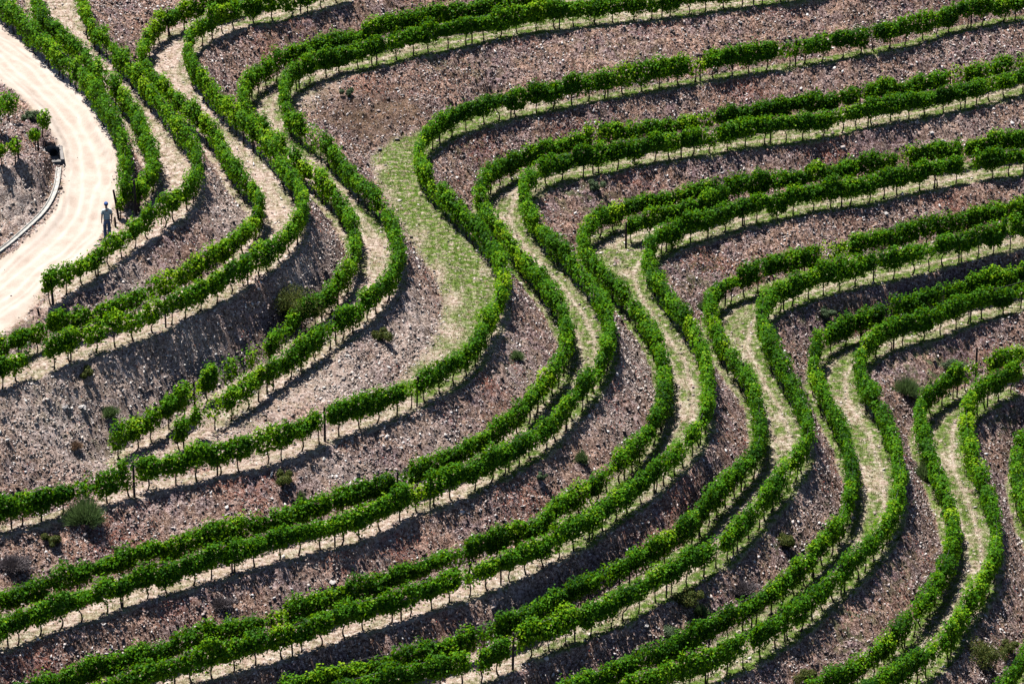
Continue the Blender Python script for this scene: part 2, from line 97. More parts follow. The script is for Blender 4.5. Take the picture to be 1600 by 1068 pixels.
  [(23.8,8.79,-8.7),(22.8,7.81,-8.7),(22.14,7.12,-8.7),(21.61,6.3,-8.7),(21.16,5.27,-8.7),(20.91,4.19,-8.7),(20.77,2.65,-8.7),(20.71,0.41,-8.7),(20.85,-1.2,-8.7),(21.04,-2.8,-8.7),(21.15,-4.37,-8.7),(21.18,-6.04,-8.7),(21.13,-7.69,-8.7),(20.96,-9.19,-8.7),(20.65,-10.67,-8.7),(20.15,-12.13,-8.7),(19.62,-13.46,-8.7),(19.1,-14.6,-8.7),(18.65,-16.01,-8.7),(18.14,-17.29,-8.7),(17.08,-18.77,-8.7),(16.48,-19.63,-8.7),(15.76,-20.39,-8.7),(15.34,-20.81,-8.7),(14.21,-21.88,-8.7)],
  [(17.74, -17.89, 0.19)]),
 ('R7a', 0.55, 1.6, 0, 0,
  [(25.88,8.27,-10.45),(24.68,6.9,-10.45),(23.83,5.41,-10.45),(23.35,3.87,-10.45),(23.06,2.22,-10.45),(22.95,0.28,-10.45),(23.05,-1.32,-10.45),(23.22,-3.2,-10.45),(23.45,-5.36,-10.45),(23.5,-7.48,-10.45),(23.33,-9.56,-10.45),(22.95,-11.59,-10.45),(22.35,-13.59,-10.45),(21.74,-15.28,-10.45),(21.08,-16.94,-10.45),(20.2,-18.84,-10.45)],
  []),
 ('R7b', 0.55, 1.6, 0, 0,
  [(27.0,7.58,-10.45),(25.97,5.88,-10.45),(25.39,3.87,-10.45),(25.17,1.9,-10.45),(25.23,-0.68,-10.45),(25.42,-3.51,-10.45),(25.52,-6.58,-10.45),(25.28,-9.56,-10.45),(24.75,-12.17,-10.45),(23.86,-14.72,-10.45),(22.74,-17.48,-10.45)],
  []),
]
GROUND = [
 ('toe', [(-0.79,24.44,0),(-1.88,22.59,0),(-3.11,20.84,0),(-4.65,19.62,0),(-5.86,18.48,0),(-6.73,16.64,0),(-6.34,13.5,0),(-5.35,9.7,0),(-4.44,6.02,0),(-3.46,2.8,0),(-2.99,0.02,0),(-3.09,-2.69,0),(-3.56,-5.01,0),(-4.4,-7.41,0),(-4.98,-8.56,0)]),
 ('road_c', [(-25.62,13.68,7.2),(-23.72,12.55,7.0),(-21.74,10.39,6.9),(-19.97,6.82,6.6),(-18.99,3.76,6.3),(-18.5,1.15,6.0),(-18.4,-1.73,5.7),(-18.61,-4.3,5.3),(-19.39,-6.46,5.05),(-20.57,-8.45,4.75),(-21.52,-9.87,4.5),(-22.97,-11.56,4.1)]),
 ('road_r', [(-25.36,19.57,7.05),(-24.17,16.87,7.0),(-22.31,13.22,6.9),(-20.55,10.13,6.75),(-19.16,7.49,6.55),(-18.14,4.88,6.3),(-17.51,1.88,6.0),(-17.2,-1.02,5.7),(-17.38,-3.49,5.4),(-17.8,-5.78,5.2),(-18.72,-7.91,4.95),(-19.89,-9.43,4.6),(-20.33,-11.07,4.4),(-21.26,-12.54,4.2),(-22.7,-14.06,3.8)]),
 ('road_l', [(-25.13,9.38,7.3),(-23.29,8.46,7.1),(-22.46,7.38,7.0),(-21.26,5.33,6.8),(-20.24,2.87,6.45),(-19.76,0.79,6.15),(-19.65,-1.14,5.9),(-19.94,-3.26,5.6),(-20.63,-4.76,5.35),(-21.34,-6.03,5.1),(-22.32,-7.24,4.8),(-23.28,-8.56,4.5)]),
 ('gutter', [(-20.77,3.13,6.62),(-20.3,1.9,6.3),(-19.95,0.77,6.1),(-19.9,-1.14,5.9),(-20.24,-2.98,5.6),(-20.91,-4.21,5.35),(-21.62,-5.49,5.1),(-22.53,-6.57,4.8)]),
 ('cut_top', [(-23.86,-2.09,7.3),(-22.78,-1.8,7.3),(-21.97,-1.54,7.25),(-21.21,-0.89,7.1),(-20.72,0.29,6.85),(-20.56,1.5,6.65)]),
 ('upper', [(-24.26,1.71,7.6),(-22.61,1.95,7.35),(-21.68,2.44,7.15),(-21.01,2.85,6.98)]),
]
ROAD_POLY = [(-25.13, 9.38), (-23.29, 8.46), (-22.46, 7.38), (-21.26, 5.33), (-20.24, 2.87), (-19.76, 0.79), (-19.65, -1.14), (-19.94, -3.26), (-20.63, -4.76), (-21.34, -6.03), (-22.32, -7.24), (-23.28, -8.56), (-22.7, -14.06), (-21.26, -12.54), (-20.33, -11.07), (-19.89, -9.43), (-18.72, -7.91), (-17.8, -5.78), (-17.38, -3.49), (-17.2, -1.02), (-17.51, 1.88), (-18.14, 4.88), (-19.16, 7.49), (-20.55, 10.13), (-22.31, 13.22), (-24.17, 16.87), (-25.36, 19.57)]
ROAD_C = [(-25.25, 14.47), (-23.95, 12.81), (-22.75, 10.98), (-21.66, 9.04), (-20.6, 7.09), (-19.66, 5.07), (-18.98, 2.96), (-18.59, 0.77), (-18.46, -1.45), (-18.71, -3.66), (-19.42, -5.75), (-20.56, -7.66), (-21.6, -9.58), (-22.99, -11.31)]
LAWN_POLY = [(-0.79, 24.44), (-1.88, 22.59), (-3.11, 20.84), (-4.65, 19.62), (-5.86, 18.48), (-6.73, 16.64), (-6.34, 13.5), (-5.35, 9.7), (-4.44, 6.02), (-3.46, 2.8), (-2.99, 0.02), (-3.09, -2.69), (-3.56, -5.01), (-4.4, -7.41), (-4.98, -8.56), (-4.05, -10.77), (-2.72, -9.0), (-1.86, -7.59), (-1.43, -6.23), (-1.06, -4.45), (-0.56, -2.23), (-0.37, -0.18), (-0.49, 1.56), (-0.92, 3.62), (-1.6, 5.71), (-2.59, 8.07), (-3.42, 10.1), (-4.07, 11.93), (-4.38, 13.95), (-4.38, 15.52), (-3.98, 17.28), (-3.08, 18.99), (-1.55, 20.47), (-0.09, 21.63)]
GUTTER = [(-19.95, 0.77), (-19.9, -1.14), (-20.24, -2.98), (-20.91, -4.21), (-21.62, -5.49), (-22.53, -6.57)]
CULVERT = (-20.35, 2.1)
PERSON = (-17.35, -5.21)
PALE = [(-9.18, -3.5, 1.43, 2.5, 0.8), (-13.46, -10.4, 4.29, 1.43, 0.8), (-12.41, 0.1, 1.43, 2.5, 0.6), (-7.66, -8.01, 2.57, 1.43, 0.7), (5.66, -2.55, 1.71, 2.14, 0.5), (12.56, -6.63, 1.14, 2.5, 0.4), (2.76, -7.39, 1.71, 2.14, 0.4), (-18.59, -16.32, 4.57, 3.21, 0.75), (-12.42, -15.47, 4.29, 0.89, 0.5), (-4.98, -5.7, 1.71, 2.14, 0.7), (-12.32, 3.18, 1.43, 2.14, 0.5), (-15.93, -13.6, 7.43, 3.21, 0.6), (-19.32, -16.84, 3.43, 2.14, 0.5), (-12.63, -0.94, 1.71, 1.79, 0.55), (-7.6, -9.83, 4.0, 2.5, 0.7), (-4.2, -3.27, 1.43, 3.21, 0.7), (-8.46, -0.5, 1.43, 2.5, 0.5), (-8.9, -3.79, 1.43, 1.79, 0.5), (-2.69, -12.24, 4.0, 1.43, 0.4), (-7.94, -15.39, 5.71, 1.25, 0.45), (5.75, 0.79, 0.86, 2.14, 0.5), (4.15, -7.09, 2.86, 2.14, 0.35), (-6.22, -20.42, 7.14, 1.79, 0.4), (0.0, -20.52, 4.29, 1.07, 0.4), (-16.29, -7.91, 3.43, 1.43, 0.6), (0.0, -4.84, 1.71, 2.14, 0.35), (22.01, 25.51, 2.57, 0.89, 0.25), (-13.45, -10.88, 5.71, 1.79, 0.6), (12.14, -9.03, 1.71, 1.79, 0.2), (-20.52, -2.92, 1.71, 2.14, 0.35)]
RED = [(10.68, 13.71, 2.29, 0.71, 0.8), (8.82, 13.18, 1.14, 0.54, 0.7), (4.96, 18.9, 2.57, 0.54, 0.8), (15.44, 22.66, 2.0, 0.71, 0.8), (3.13, 21.82, 1.71, 0.71, 0.5), (-1.86, 19.37, 1.43, 1.43, 0.8), (-11.04, 25.62, 1.43, 0.71, 0.6), (-11.61, 23.71, 1.71, 0.71, 0.5), (-7.5, 22.2, 1.43, 0.89, 0.8), (6.44, 29.95, 1.71, 0.71, 0.6), (0.0, 27.31, 1.14, 0.71, 0.7), (12.98, 31.79, 1.71, 0.71, 0.5), (11.16, 26.56, 1.71, 0.89, 0.7), (6.76, -3.7, 1.14, 2.14, 0.3), (3.91, -4.81, 1.14, 2.14, 0.4), (-18.87, -28.91, 2.0, 1.07, 0.8), (-15.94, -21.55, 1.71, 1.43, 0.6), (-11.79, -17.35, 1.71, 0.89, 0.8), (-10.47, -17.96, 1.43, 1.43, 0.6), (-7.25, -20.76, 2.29, 0.71, 0.6), (-4.96, -19.05, 1.71, 1.07, 0.8), (-1.37, -7.73, 1.14, 0.71, 0.6), (0.53, -14.99, 1.71, 1.79, 0.5), (-9.08, 1.03, 0.86, 2.14, 0.5), (7.35, -11.44, 1.71, 2.14, 0.6), (14.06, 19.89, 1.71, 0.71, 0.5), (21.3, 20.29, 1.71, 0.54, 0.6), (-2.83, -22.45, 1.43, 0.71, 0.5), (11.39, 23.79, 1.43, 0.54, 0.6), (17.54, -15.36, 0.0, 0.0, 0), (15.88, 19.1, 1.14, 0.71, 0.5), (23.04, 10.38, 1.43, 1.43, 0.6), (-13.44, -24.82, 1.71, 0.71, 0.5), (5.08, -15.09, 1.71, 0.54, 0.5)]
WEED = [(2.46, 16.97, 2.29, 1.07, 0.8), (4.01, 17.33, 1.43, 1.07, 0.7), (14.81, 10.97, 2.57, 1.43, 0.8), (9.73, 12.9, 1.71, 1.43, 0.7), (19.58, 9.41, 2.29, 1.79, 0.9), (-1.85, 18.47, 1.71, 1.79, 0.6), (22.71, 7.0, 1.71, 2.14, 0.7), (16.41, -11.95, 2.29, 2.86, 0.5), (14.2, -16.35, 2.29, 2.14, 0.7), (7.95, -17.75, 1.71, 1.43, 0.6), (-11.01, 24.68, 2.86, 1.07, 0.3), (-3.16, 25.08, 2.86, 1.07, 0.45), (-21.4, 5.32, 1.71, 0.64, 0.9), (11.71, -12.2, 1.71, 1.79, 0.6), (8.47, 11.77, 1.43, 1.07, 0.6), (0.0, -4.84, 1.43, 1.79, 0.5), (6.39, 27.39, 3.43, 1.07, 0.3), (-19.89, -0.57, 0.29, 1.07, 0.6), (-20.77, -6.35, 1.43, 0.29, 0.7), (-20.54, -11.71, 1.14, 0.43, 0.5), (20.25, -9.61, 1.71, 4.29, 0.5), (-5.74, 27.29, 2.29, 1.07, 0.3), (-17.06, -16.56, 4.29, 1.43, 0.25)]
DRYB = [(-7.42, 19.28, 2.0, 1.61, 1), (-5.91, 20.94, 1.71, 1.43, 0.9), (-9.31, 20.55, 1.14, 1.25, 0.5), (17.09, 4.36, 1.14, 2.14, 0.4), (-4.36, 21.14, 1.43, 0.71, 0.5)]
CUT = [(-21.47, -2.95, 1.71, 1.96, 1)]
LAWN_BARE = [(-4.26, 7.11, 0.4, 1.07, 0.9), (-3.32, 3.19, 0.4, 1.21, 0.9), (-2.62, 0.02, 0.46, 1.21, 0.95), (-2.63, -3.34, 0.63, 1.21, 0.95), (-3.32, -5.84, 0.74, 1.07, 0.9), (-6.59, 14.71, 0.46, 1.07, 0.6), (-5.85, 11.97, 0.46, 1.07, 0.6), (-4.11, -7.9, 0.86, 0.54, 0.8)]
SHRUBS = [
    (-17.17, -21.01, 'broom', 0.85, 0.7, 1.25, 'large feathery green broom bush below the left end of a vine row'),
    (-9.53, -5.44, 'dark', 1.1, 0.8, 1.2, 'wide dark olive bush on the bank above the upper vine rows at centre left'),
    (-17.55, -14.41, 'dark', 0.28, 0.28, 0.5, 'small yellow-green bush just below the lower left vine pair'),
    (-16.58, -15.14, 'broom', 0.35, 0.3, 0.55, 'spiky dark green tussock on the bare slope at the left'),
    (-17.81, -17.37, 'dry', 0.32, 0.28, 0.3, 'small orange-brown dry tuft on the bare lower left slope'),
    (-5.61, -5.81, 'dark', 0.38, 0.3, 0.45, 'low olive bush below the bend of the two upper rows'),
    (2.94, -10.9, 'broom', 0.3, 0.26, 0.62, 'small upright dark green bush alone on the middle bank'),
    (1.21, -13.25, 'grey', 0.22, 0.2, 0.25, 'tiny grey-green plant left of the upright dark bush'),
    (-9.4, -17.27, 'dark', 0.35, 0.3, 0.7, 'brownish upright weed clump on the lower left bank'),
    (-8.66, -17.62, 'broom', 0.16, 0.15, 0.75, 'thin tall green weed touching the back of a lower vine row'),
    (6.49, -19.7, 'grey', 0.42, 0.35, 0.42, 'round pale grey-green shrub on the bottom centre bank'),
    (7.35, -18.17, 'dark', 0.5, 0.4, 0.6, 'bushy green shrub between two rows near the bottom centre'),
    (7.81, -18.16, 'broom', 0.35, 0.3, 0.5, 'bright green shrub right beside the pale grey-green shrub'),
    (18.36, 7.16, 'broom', 0.8, 0.6, 0.9, 'large grey-green broom bush in the right-hand gully'),
    (18.75, -0.27, 'broom', 0.55, 0.5, 0.9, 'feathery broom bush growing against the vine row at right'),
    (19.94, -16.09, 'dark', 0.75, 0.55, 0.8, 'green shrub in the bottom right corner, larger of two'),
    (20.99, -14.34, 'dark', 0.45, 0.35, 0.5, 'green shrub in the bottom right corner, smaller of two'),
    (12.06, -20.07, 'dark', 0.5, 0.4, 0.4, 'low green bush at the bottom edge between two rows'),
    (0.17, -4.43, 'broom', 0.4, 0.35, 0.4, 'low green bush beside the inner bend of the central rows'),
    (8.97, 10.39, 'broom', 0.3, 0.25, 0.48, 'small bright green bush at the tip of the gully, left of a vine row'),
    (-19.81, -23.92, 'dead', 0.9, 0.6, 0.5, 'large tangle of grey dead brush at the left edge'),
    (-11.6, -24.02, 'dead', 0.6, 0.4, 0.45, 'grey dead brush heap on the lower left bank'),
    (9.63, -15.92, 'dead', 0.7, 0.5, 0.45, 'purplish grey dead brush heap on the lower centre bank'),
    (-18.37, -22.31, 'dark', 0.35, 0.3, 0.45, 'yellowish bush on the bank below the feathery broom bush'),
    (11.5, -12.03, 'dark', 0.6, 0.45, 0.4, 'shaded low bush under the bend of a vine row'),
    (20.69, 9.84, 'grey', 0.5, 0.4, 0.45, 'grey-green bush on the bank behind the large gully broom'),
    (-21.48, 4.65, 'grey', 0.35, 0.28, 0.3, 'small grey weed clump at the left edge of the dirt track'),
    (-7.92, 20.83, 'grey', 0.25, 0.2, 0.35, 'small green plant amid the brown dry grass'),
    (4.01, 17.64, 'grey', 0.45, 0.3, 0.3, 'grey-green low plant on the bank above the middle gully'),
    (14.81, 10.97, 'grey', 0.5, 0.35, 0.35, 'grey-green leafy plant on the bank at centre right'),
]
ROCKS = [
    (20.86, 25.06, 0.16, 'bright angular stone on the upper right bank'),
    (21.4, 24.93, 0.17, 'flat slab just below the bright angular stone'),
    (18.18, 18.86, 0.14, 'tilted grey slab on the right bank'),
    (-7.79, -15.21, 0.12, 'pale stone on the left bank below a vine row gap'),
    (-4.63, -13.39, 0.12, 'white stone casting a shadow on the central bank'),
    (-5.45, -14.99, 0.12, 'pale stone just above the paired lower rows'),
    (-6.47, -15.49, 0.14, 'pale flat stone left of its similar neighbour'),
    (-14.6, -3.79, 0.22, 'bluish white boulder under the vine row by the track'),
    (-17.69, -15.65, 0.18, 'pale boulder on the bare left slope'),
    (5.5, -20.09, 0.13, 'white round stone on the bottom centre bank'),
    (6.5, 29.68, 0.12, 'white stone near the top centre'),
    (-9.45, 3.12, 0.1, 'small pale stone in the upper middle terrace'),
    (-7.23, -21.61, 0.15, 'light stone on the lower bank'),
    (20.13, 25.37, 0.14, 'light stone at the foot of an upper right row'),
    (-18.3, -16.11, 0.12, 'smaller pale stone beside the left slope boulder'),
    (-15.53, 0.9, 0.1, 'small pale stone near the track end'),
]
VINES = [
    (-22.41, 3.72, 1.55, 0.5, 0.4, 0.5, False, 'large grapevine at the left edge above the cutting', 'vines left of the track'),
    (-22.73, 1.47, 1.5, 0.45, 0.35, 0.5, False, 'dark grapevine half out of frame at the left edge', 'vines left of the track'),
    (-20.7, 2.57, 1.45, 0.3, 0.55, 0.55, False, 'slim grapevine standing beside the concrete drain inlet', 'vines left of the track'),
    (-20.97, 0.86, 1.15, 0.27, 0.6, 0.55, True, 'small grapevine with a post, left of the slim one', 'vines left of the track'),
    (-21.59, -1.51, 1.25, 0.3, 0.65, 0.5, True, 'yellow-green grapevine with a post above the rock cutting', 'vines left of the track'),
    (-22.16, -1.95, 1.1, 0.27, 0.7, 0.45, False, 'small yellow-green grapevine at the left edge above the rocks', 'vines left of the track'),
    (-16.95, -3.29, 1.0, 0.2, 0.75, 0.3, False, 'young spindly grapevine by the leaning post near the person', 'vines left of the track'),
]
POSTS_LONE = [
    (-15.32, -19.15, 1.6, (0, 0), 'tall post in the left-hand gap of the single vine row', 0.055, 'post'),
    (-17.0, -3.35, 1.36, (-0.2, 0.05), 'leaning bare post right of the person on the track', 0.055, 'post'),
    (-17.09, -4.06, 0.45, (-0.03, 0), 'short wooden stump post nearest the person', 0.05, 'post'),
    (-16.59, -3.74, 0.42, (-0.04, 0.0), 'short dark stump post between the leaning post and the vines', 0.05, 'post'),
    (-16.29, -2.86, 1.65, (-0.05, 0.03), 'tall end post where the second vine row stops', 0.06, 'post'),
    (-19.21, -10.6, 1.6, (-0.07, 0.02), 'tall dark end post of the vine row beside the track', 0.06, 'post'),
    (-19.76, -11.08, 0.28, (-0.05, 0), 'tiny stump at the track edge below the row end', 0.045, 'post'),
    (5.42, 13.87, 1.35, (0, 0), 'end post of the short middle vine row', 0.055, 'post'),
    (21.9, 9.81, 1.75, (0, 0), 'tall bare post between two vine row segments at right', 0.055, 'post'),
    (0.03, -24.25, 1.7, (0.03, 0), 'tall bare post in a gap of the bottom vine row', 0.055, 'post'),
    (-7.78, -14.09, 1.6, (0, 0), 'tall bare post in the gap of the single vine row', 0.055, 'post'),
]
LABELS = {
    'L1': ('short vine row running along the right edge of the pale dirt track', 'vine rows following the terraces'),
    'L2': ('vine row next to the trackside row, ending at a tall post near the person', 'vine rows following the terraces'),
    'L3': ('vine row hooking round in front of the person and ending beside the track', 'vine rows following the terraces'),
    'L4': ('upper row of the pair reaching the left edge just below the dirt track', 'vine rows following the terraces'),
    'L5': ('lower row of the pair reaching the left edge just below the dirt track', 'vine rows following the terraces'),
    'T0A': ('vine row with loose single vines, ending on the bare slope at lower left', 'vine rows following the terraces'),
    'T0B': ('vine row bordering the wide green grass terrace on its upper side', 'vine rows following the terraces'),
    'R1': ('single vine row bordering the wide green grass terrace on its lower side', 'vine rows following the terraces'),
    'R2a': ('upper row of the first pair below the grass terrace', 'vine rows following the terraces'),
    'R2b': ('lower row of the first pair below the grass terrace', 'vine rows following the terraces'),
    'R3a': ('upper row of the second pair below the grass terrace', 'vine rows following the terraces'),
    'R3m': ('short stub of vine row squeezed between two rows right of centre', 'vine rows following the terraces'),
    'R3b': ('lower row of the second pair below the grass terrace', 'vine rows following the terraces'),
    'R4a': ('upper row of the third pair below the grass terrace', 'vine rows following the terraces'),
    'R4b': ('lower row of the third pair below the grass terrace, with bottom gaps', 'vine rows following the terraces'),
    'R5a': ('upper row of the fourth pair below the grass terrace', 'vine rows following the terraces'),
    'R5b': ('lower row of the fourth pair below the grass terrace', 'vine rows following the terraces'),
    'R6a': ('upper row of the fifth pair, with a gap beside a bare post at right', 'vine rows following the terraces'),
    'R6b': ('lower row of the fifth pair, starting at a post near the right edge', 'vine rows following the terraces'),
    'R7a': ('vine row fragment bulging in from the right edge of the picture', 'vine rows following the terraces'),
    'R7b': ('outermost vine row just beyond the right edge', 'vine rows following the terraces'),
}

# ---------------------------------------------------------------- terrain solve
X0, X1, Y0, Y1 = -34.0, 34.0, -42.0, 42.0
def resample(pts, step=0.25):
    """smooth 3-D polyline resampled at even steps (Catmull-Rom)"""
    p = np.array(pts, float)
    if len(p) == 2:
        q = p
    else:
        q0 = np.vstack([2*p[0]-p[1], p, 2*p[-1]-p[-2]])
        out = []
        for i in range(1, len(q0)-2):
            a, b, c, d = q0[i-1], q0[i], q0[i+1], q0[i+2]
            for t in np.linspace(0, 1, 8, endpoint=False):
                out.append(0.5*((2*b)+(-a+c)*t+(2*a-5*b+4*c-d)*t*t+(-a+3*b-3*c+d)*t**3))
        out.append(q0[-2]); q = np.array(out)
    L = np.r_[0, np.cumsum(np.hypot(np.diff(q[:, 0]), np.diff(q[:, 1])))]
    n = max(2, int(round(L[-1]/step))+1)
    s = np.linspace(0, L[-1], n)
    r = np.stack([np.interp(s, L, q[:, k]) for k in range(3)], 1)
    if n > 12:                                         # iron out small kinks
        for _ in range(8):
            m = r.copy(); m[1:-1] = (r[:-2]+2*r[1:-1]+r[2:])/4; r = m
    return r
def extend(r, a, b, d=9.0):
    if a:
        t = r[0]-r[6]; t /= np.hypot(t[0], t[1]); t[2] = 0
        r = np.vstack([r[0]+t*d*np.linspace(1, 0, 36, endpoint=False)[:, None], r])
    if b:
        t = r[-1]-r[-7]; t /= np.hypot(t[0], t[1]); t[2] = 0
        r = np.vstack([r, r[-1]+t*d*np.linspace(0, 1, 37)[1:, None]])
    return r
def solve_terrain(rows, ground, h=0.2):
    nx = int(round((X1-X0)/h))+1; ny = int(round((Y1-Y0)/h))+1
    nx -= (nx-1) % 16; ny -= (ny-1) % 16
    acc = np.zeros((ny, nx)); cnt = np.zeros((ny, nx))
    def stamp(r, hw, wt=1.0):
        r = resample(r, 0.08) if len(r) > 2 else r
        t = np.gradient(r[:, :2], axis=0); t /= np.maximum(np.hypot(t[:, 0], t[:, 1]), 1e-9)[:, None]
        nrm = np.stack([-t[:, 1], t[:, 0]], 1)
        for o in np.arange(-hw, hw+.01, 0.1):
            q = r[:, :2]+nrm*o
            ix = np.round((q[:, 0]-X0)/h).astype(int); iy = np.round((q[:, 1]-Y0)/h).astype(int)
            ok = (ix >= 0) & (ix < nx) & (iy >= 0) & (iy < ny)
            np.add.at(acc, (iy[ok], ix[ok]), r[ok, 2]*wt); np.add.at(cnt, (iy[ok], ix[ok]), wt)
    for nm, line in ground:
        stamp(np.array(line), 0.25 if nm != 'road_c' else 1.0, 0.02)
    for r in rows:
        stamp(r, 0.45)
    fixed = cnt > 0
    val = np.where(fixed, acc/np.maximum(cnt, 1e-9), 0.0)
    z = None
    for lev in (16, 8, 4, 2, 1):
        if lev > 1:
            ch, cw = (ny-1)//lev+1, (nx-1)//lev+1
            fa = np.zeros((ch, cw)); fc = np.zeros((ch, cw))
            yy, xx = np.nonzero(fixed)
            cy = np.minimum((yy+lev//2)//lev, ch-1); cx = np.minimum((xx+lev//2)//lev, cw-1)
            np.add.at(fa, (cy, cx), val[yy, xx]); np.add.at(fc, (cy, cx), 1)
            fx = fc > 0; v = fa/np.maximum(fc, 1)
        else:
            fx, v = fixed, val
        if z is None:
            z = np.full(fx.shape, v[fx].mean())
        else:
            hh, ww = fx.shape
            gy = np.linspace(0, z.shape[0]-1, hh); gx = np.linspace(0, z.shape[1]-1, ww)
            y0 = np.minimum(gy.astype(int), z.shape[0]-2); x0 = np.minimum(gx.astype(int), z.shape[1]-2)
            ty = (gy-y0)[:, None]; tx = (gx-x0)[None, :]
            z = (z[y0][:, x0]*(1-ty)*(1-tx)+z[y0+1][:, x0]*ty*(1-tx)+z[y0][:, x0+1]*(1-ty)*tx+z[y0+1][:, x0+1]*ty*tx)
        z[fx] = v[fx]
        for _ in range(260):
            p = np.pad(z, 1, mode='edge')
            z = (p[:-2, 1:-1]+p[2:, 1:-1]+p[1:-1, :-2]+p[1:-1, 2:])/4
            z[fx] = v[fx]
    p = np.pad(z, 1, mode='edge')
    z = z*.4+.15*(p[:-2, 1:-1]+p[2:, 1:-1]+p[1:-1, :-2]+p[1:-1, 2:])
    return z, h
def bil(z, h, x, y):
    gx = np.clip((np.asarray(x)-X0)/h, 0, z.shape[1]-1.001); gy = np.clip((np.asarray(y)-Y0)/h, 0, z.shape[0]-1.001)
    x0 = gx.astype(int); y0 = gy.astype(int); tx = gx-x0; ty = gy-y0
    return z[y0, x0]*(1-ty)*(1-tx)+z[y0+1, x0]*ty*(1-tx)+z[y0, x0+1]*(1-ty)*tx+z[y0+1, x0+1]*ty*tx


# ================================================================ helpers
def mesh_obj(name, verts, faces, mat=None, parent=None, smooth=False):
    me = bpy.data.meshes.new(name)
    verts = np.asarray(verts, np.float32); 
    if isinstance(faces, np.ndarray):
        n, k = faces.shape
        me.vertices.add(len(verts)); me.vertices.foreach_set('co', verts.ravel())
        me.loops.add(n*k); me.loops.foreach_set('vertex_index', faces.astype(np.int32).ravel())
        me.polygons.add(n); me.polygons.foreach_set('loop_start', (np.arange(n)*k).astype(np.int32))
        me.update(calc_edges=True)
    else:
        me.from_pydata([tuple(map(float, v)) for v in verts], [], faces); me.update()
    if smooth:
        me.polygons.foreach_set('use_smooth', np.ones(len(me.polygons), bool))
    if mat: me.materials.append(mat)
    o = bpy.data.objects.new(name, me); COL.objects.link(o)
    if parent: o.parent = parent
    return o
def float_attr(o, name, vals):
    a = o.data.attributes.new(name, 'FLOAT', 'POINT'); a.data.foreach_set('value', np.asarray(vals, np.float32))
def tag(o, label=None, cat=None, group=None, kind=None):
    if label: o['label'] = label
    if cat: o['category'] = cat
    if group: o['group'] = group
    if kind: o['kind'] = kind
    return o
def empty(name, loc=(0, 0, 0), rz=0.0):
    o = bpy.data.objects.new(name, None); COL.objects.link(o); o.empty_display_size = 0.3
    o.location = loc; o.rotation_euler = (0, 0, rz); return o
def tube(path, radii, sides=6, cap=True):
    """tube along a path -> verts, faces (lists)"""
    vs_, fs = [], []
    n = len(path)
    for i, p in enumerate(path):
        a = Vector(path[max(i-1, 0)]); b = Vector(path[min(i+1, n-1)])
        t = (b-a).normalized()
        u = t.cross(Vector((0.31, 0.94, 0.12))).normalized(); v = t.cross(u)
        for k in range(sides):
            an = 2*math.pi*k/sides
            vs_.append(Vector(p)+(u*math.cos(an)+v*math.sin(an))*radii[i])
    for i in range(n-1):
        for k in range(sides):
            k2 = (k+1) % sides
            fs.append((i*sides+k, i*sides+k2, (i+1)*sides+k2, (i+1)*sides+k))
    if cap:
        fs.append(tuple(range(sides-1, -1, -1))); fs.append(tuple((n-1)*sides+k for k in range(sides)))
    return vs_, fs
def merge(parts):
    V, F = [], []
    for v, f in parts:
        o = len(V); V += list(v); F += [tuple(i+o for i in q) for q in f]
    return V, F

# ---------------------------------------------------------------- materials
def new_mat(name):
    m = bpy.data.materials.new(name); m.use_nodes = True
    nt = m.node_tree; nt.nodes.clear()
    return m, nt
class NT:
    def __init__(s, nt): s.nt = nt
    def n(s, t, **k):
        x = s.nt.nodes.new(t)
        for a, b in k.items(): setattr(x, a, b)
        return x
    def l(s, a, b): s.nt.links.new(a, b)
    def noise(s, scale, detail=3, rough=0.55, vec=None, dist=0.0):
        x = s.n('ShaderNodeTexNoise'); x.inputs['Scale'].default_value = scale; x.inputs['Detail'].default_value = detail
        x.inputs['Roughness'].default_value = rough; x.inputs['Distortion'].default_value = dist
        if vec is not None: s.l(vec, x.inputs['Vector'])
        return x.outputs['Fac']
    def ramp(s, fac, stops, interp='LINEAR'):
        x = s.n('ShaderNodeValToRGB'); x.color_ramp.interpolation = interp
        el = x.color_ramp.elements
        while len(el) > 1: el.remove(el[0])
        el[0].position = stops[0][0]; el[0].color = (*stops[0][1], 1)
        for p, c in stops[1:]:
            e = el.new(p); e.color = (*c, 1)
        s.l(fac, x.inputs['Fac']); return x.outputs['Color']
    def math(s, op, a, b=None, clamp=False):
        x = s.n('ShaderNodeMath', operation=op, use_clamp=clamp)
        for i, v in enumerate((a, b)):
            if v is None: continue
            if isinstance(v, (int, float)): x.inputs[i].default_value = v
            else: s.l(v, x.inputs[i])
        return x.outputs[0]
    def mix(s, fac, a, b, blend='MIX'):
        x = s.n('ShaderNodeMix', data_type='RGBA', blend_type=blend)
        for i, v in ((0, fac), (6, a), (7, b)):
            if isinstance(v, tuple): x.inputs[i].default_value = (*v, 1)
            elif isinstance(v, (int, float)): x.inputs[i].default_value = v
            else: s.l(v, x.inputs[i])
        return x.outputs[2]
    def sstep(s, v, a, b):
        x = s.n('ShaderNodeMapRange', interpolation_type='SMOOTHSTEP')
        s.l(v, x.inputs[0]); x.inputs[1].default_value = a; x.inputs[2].default_value = b
        return x.outputs[0]
    def attr(s, name):
        return s.n('ShaderNodeAttribute', attribute_name=name).outputs['Fac']
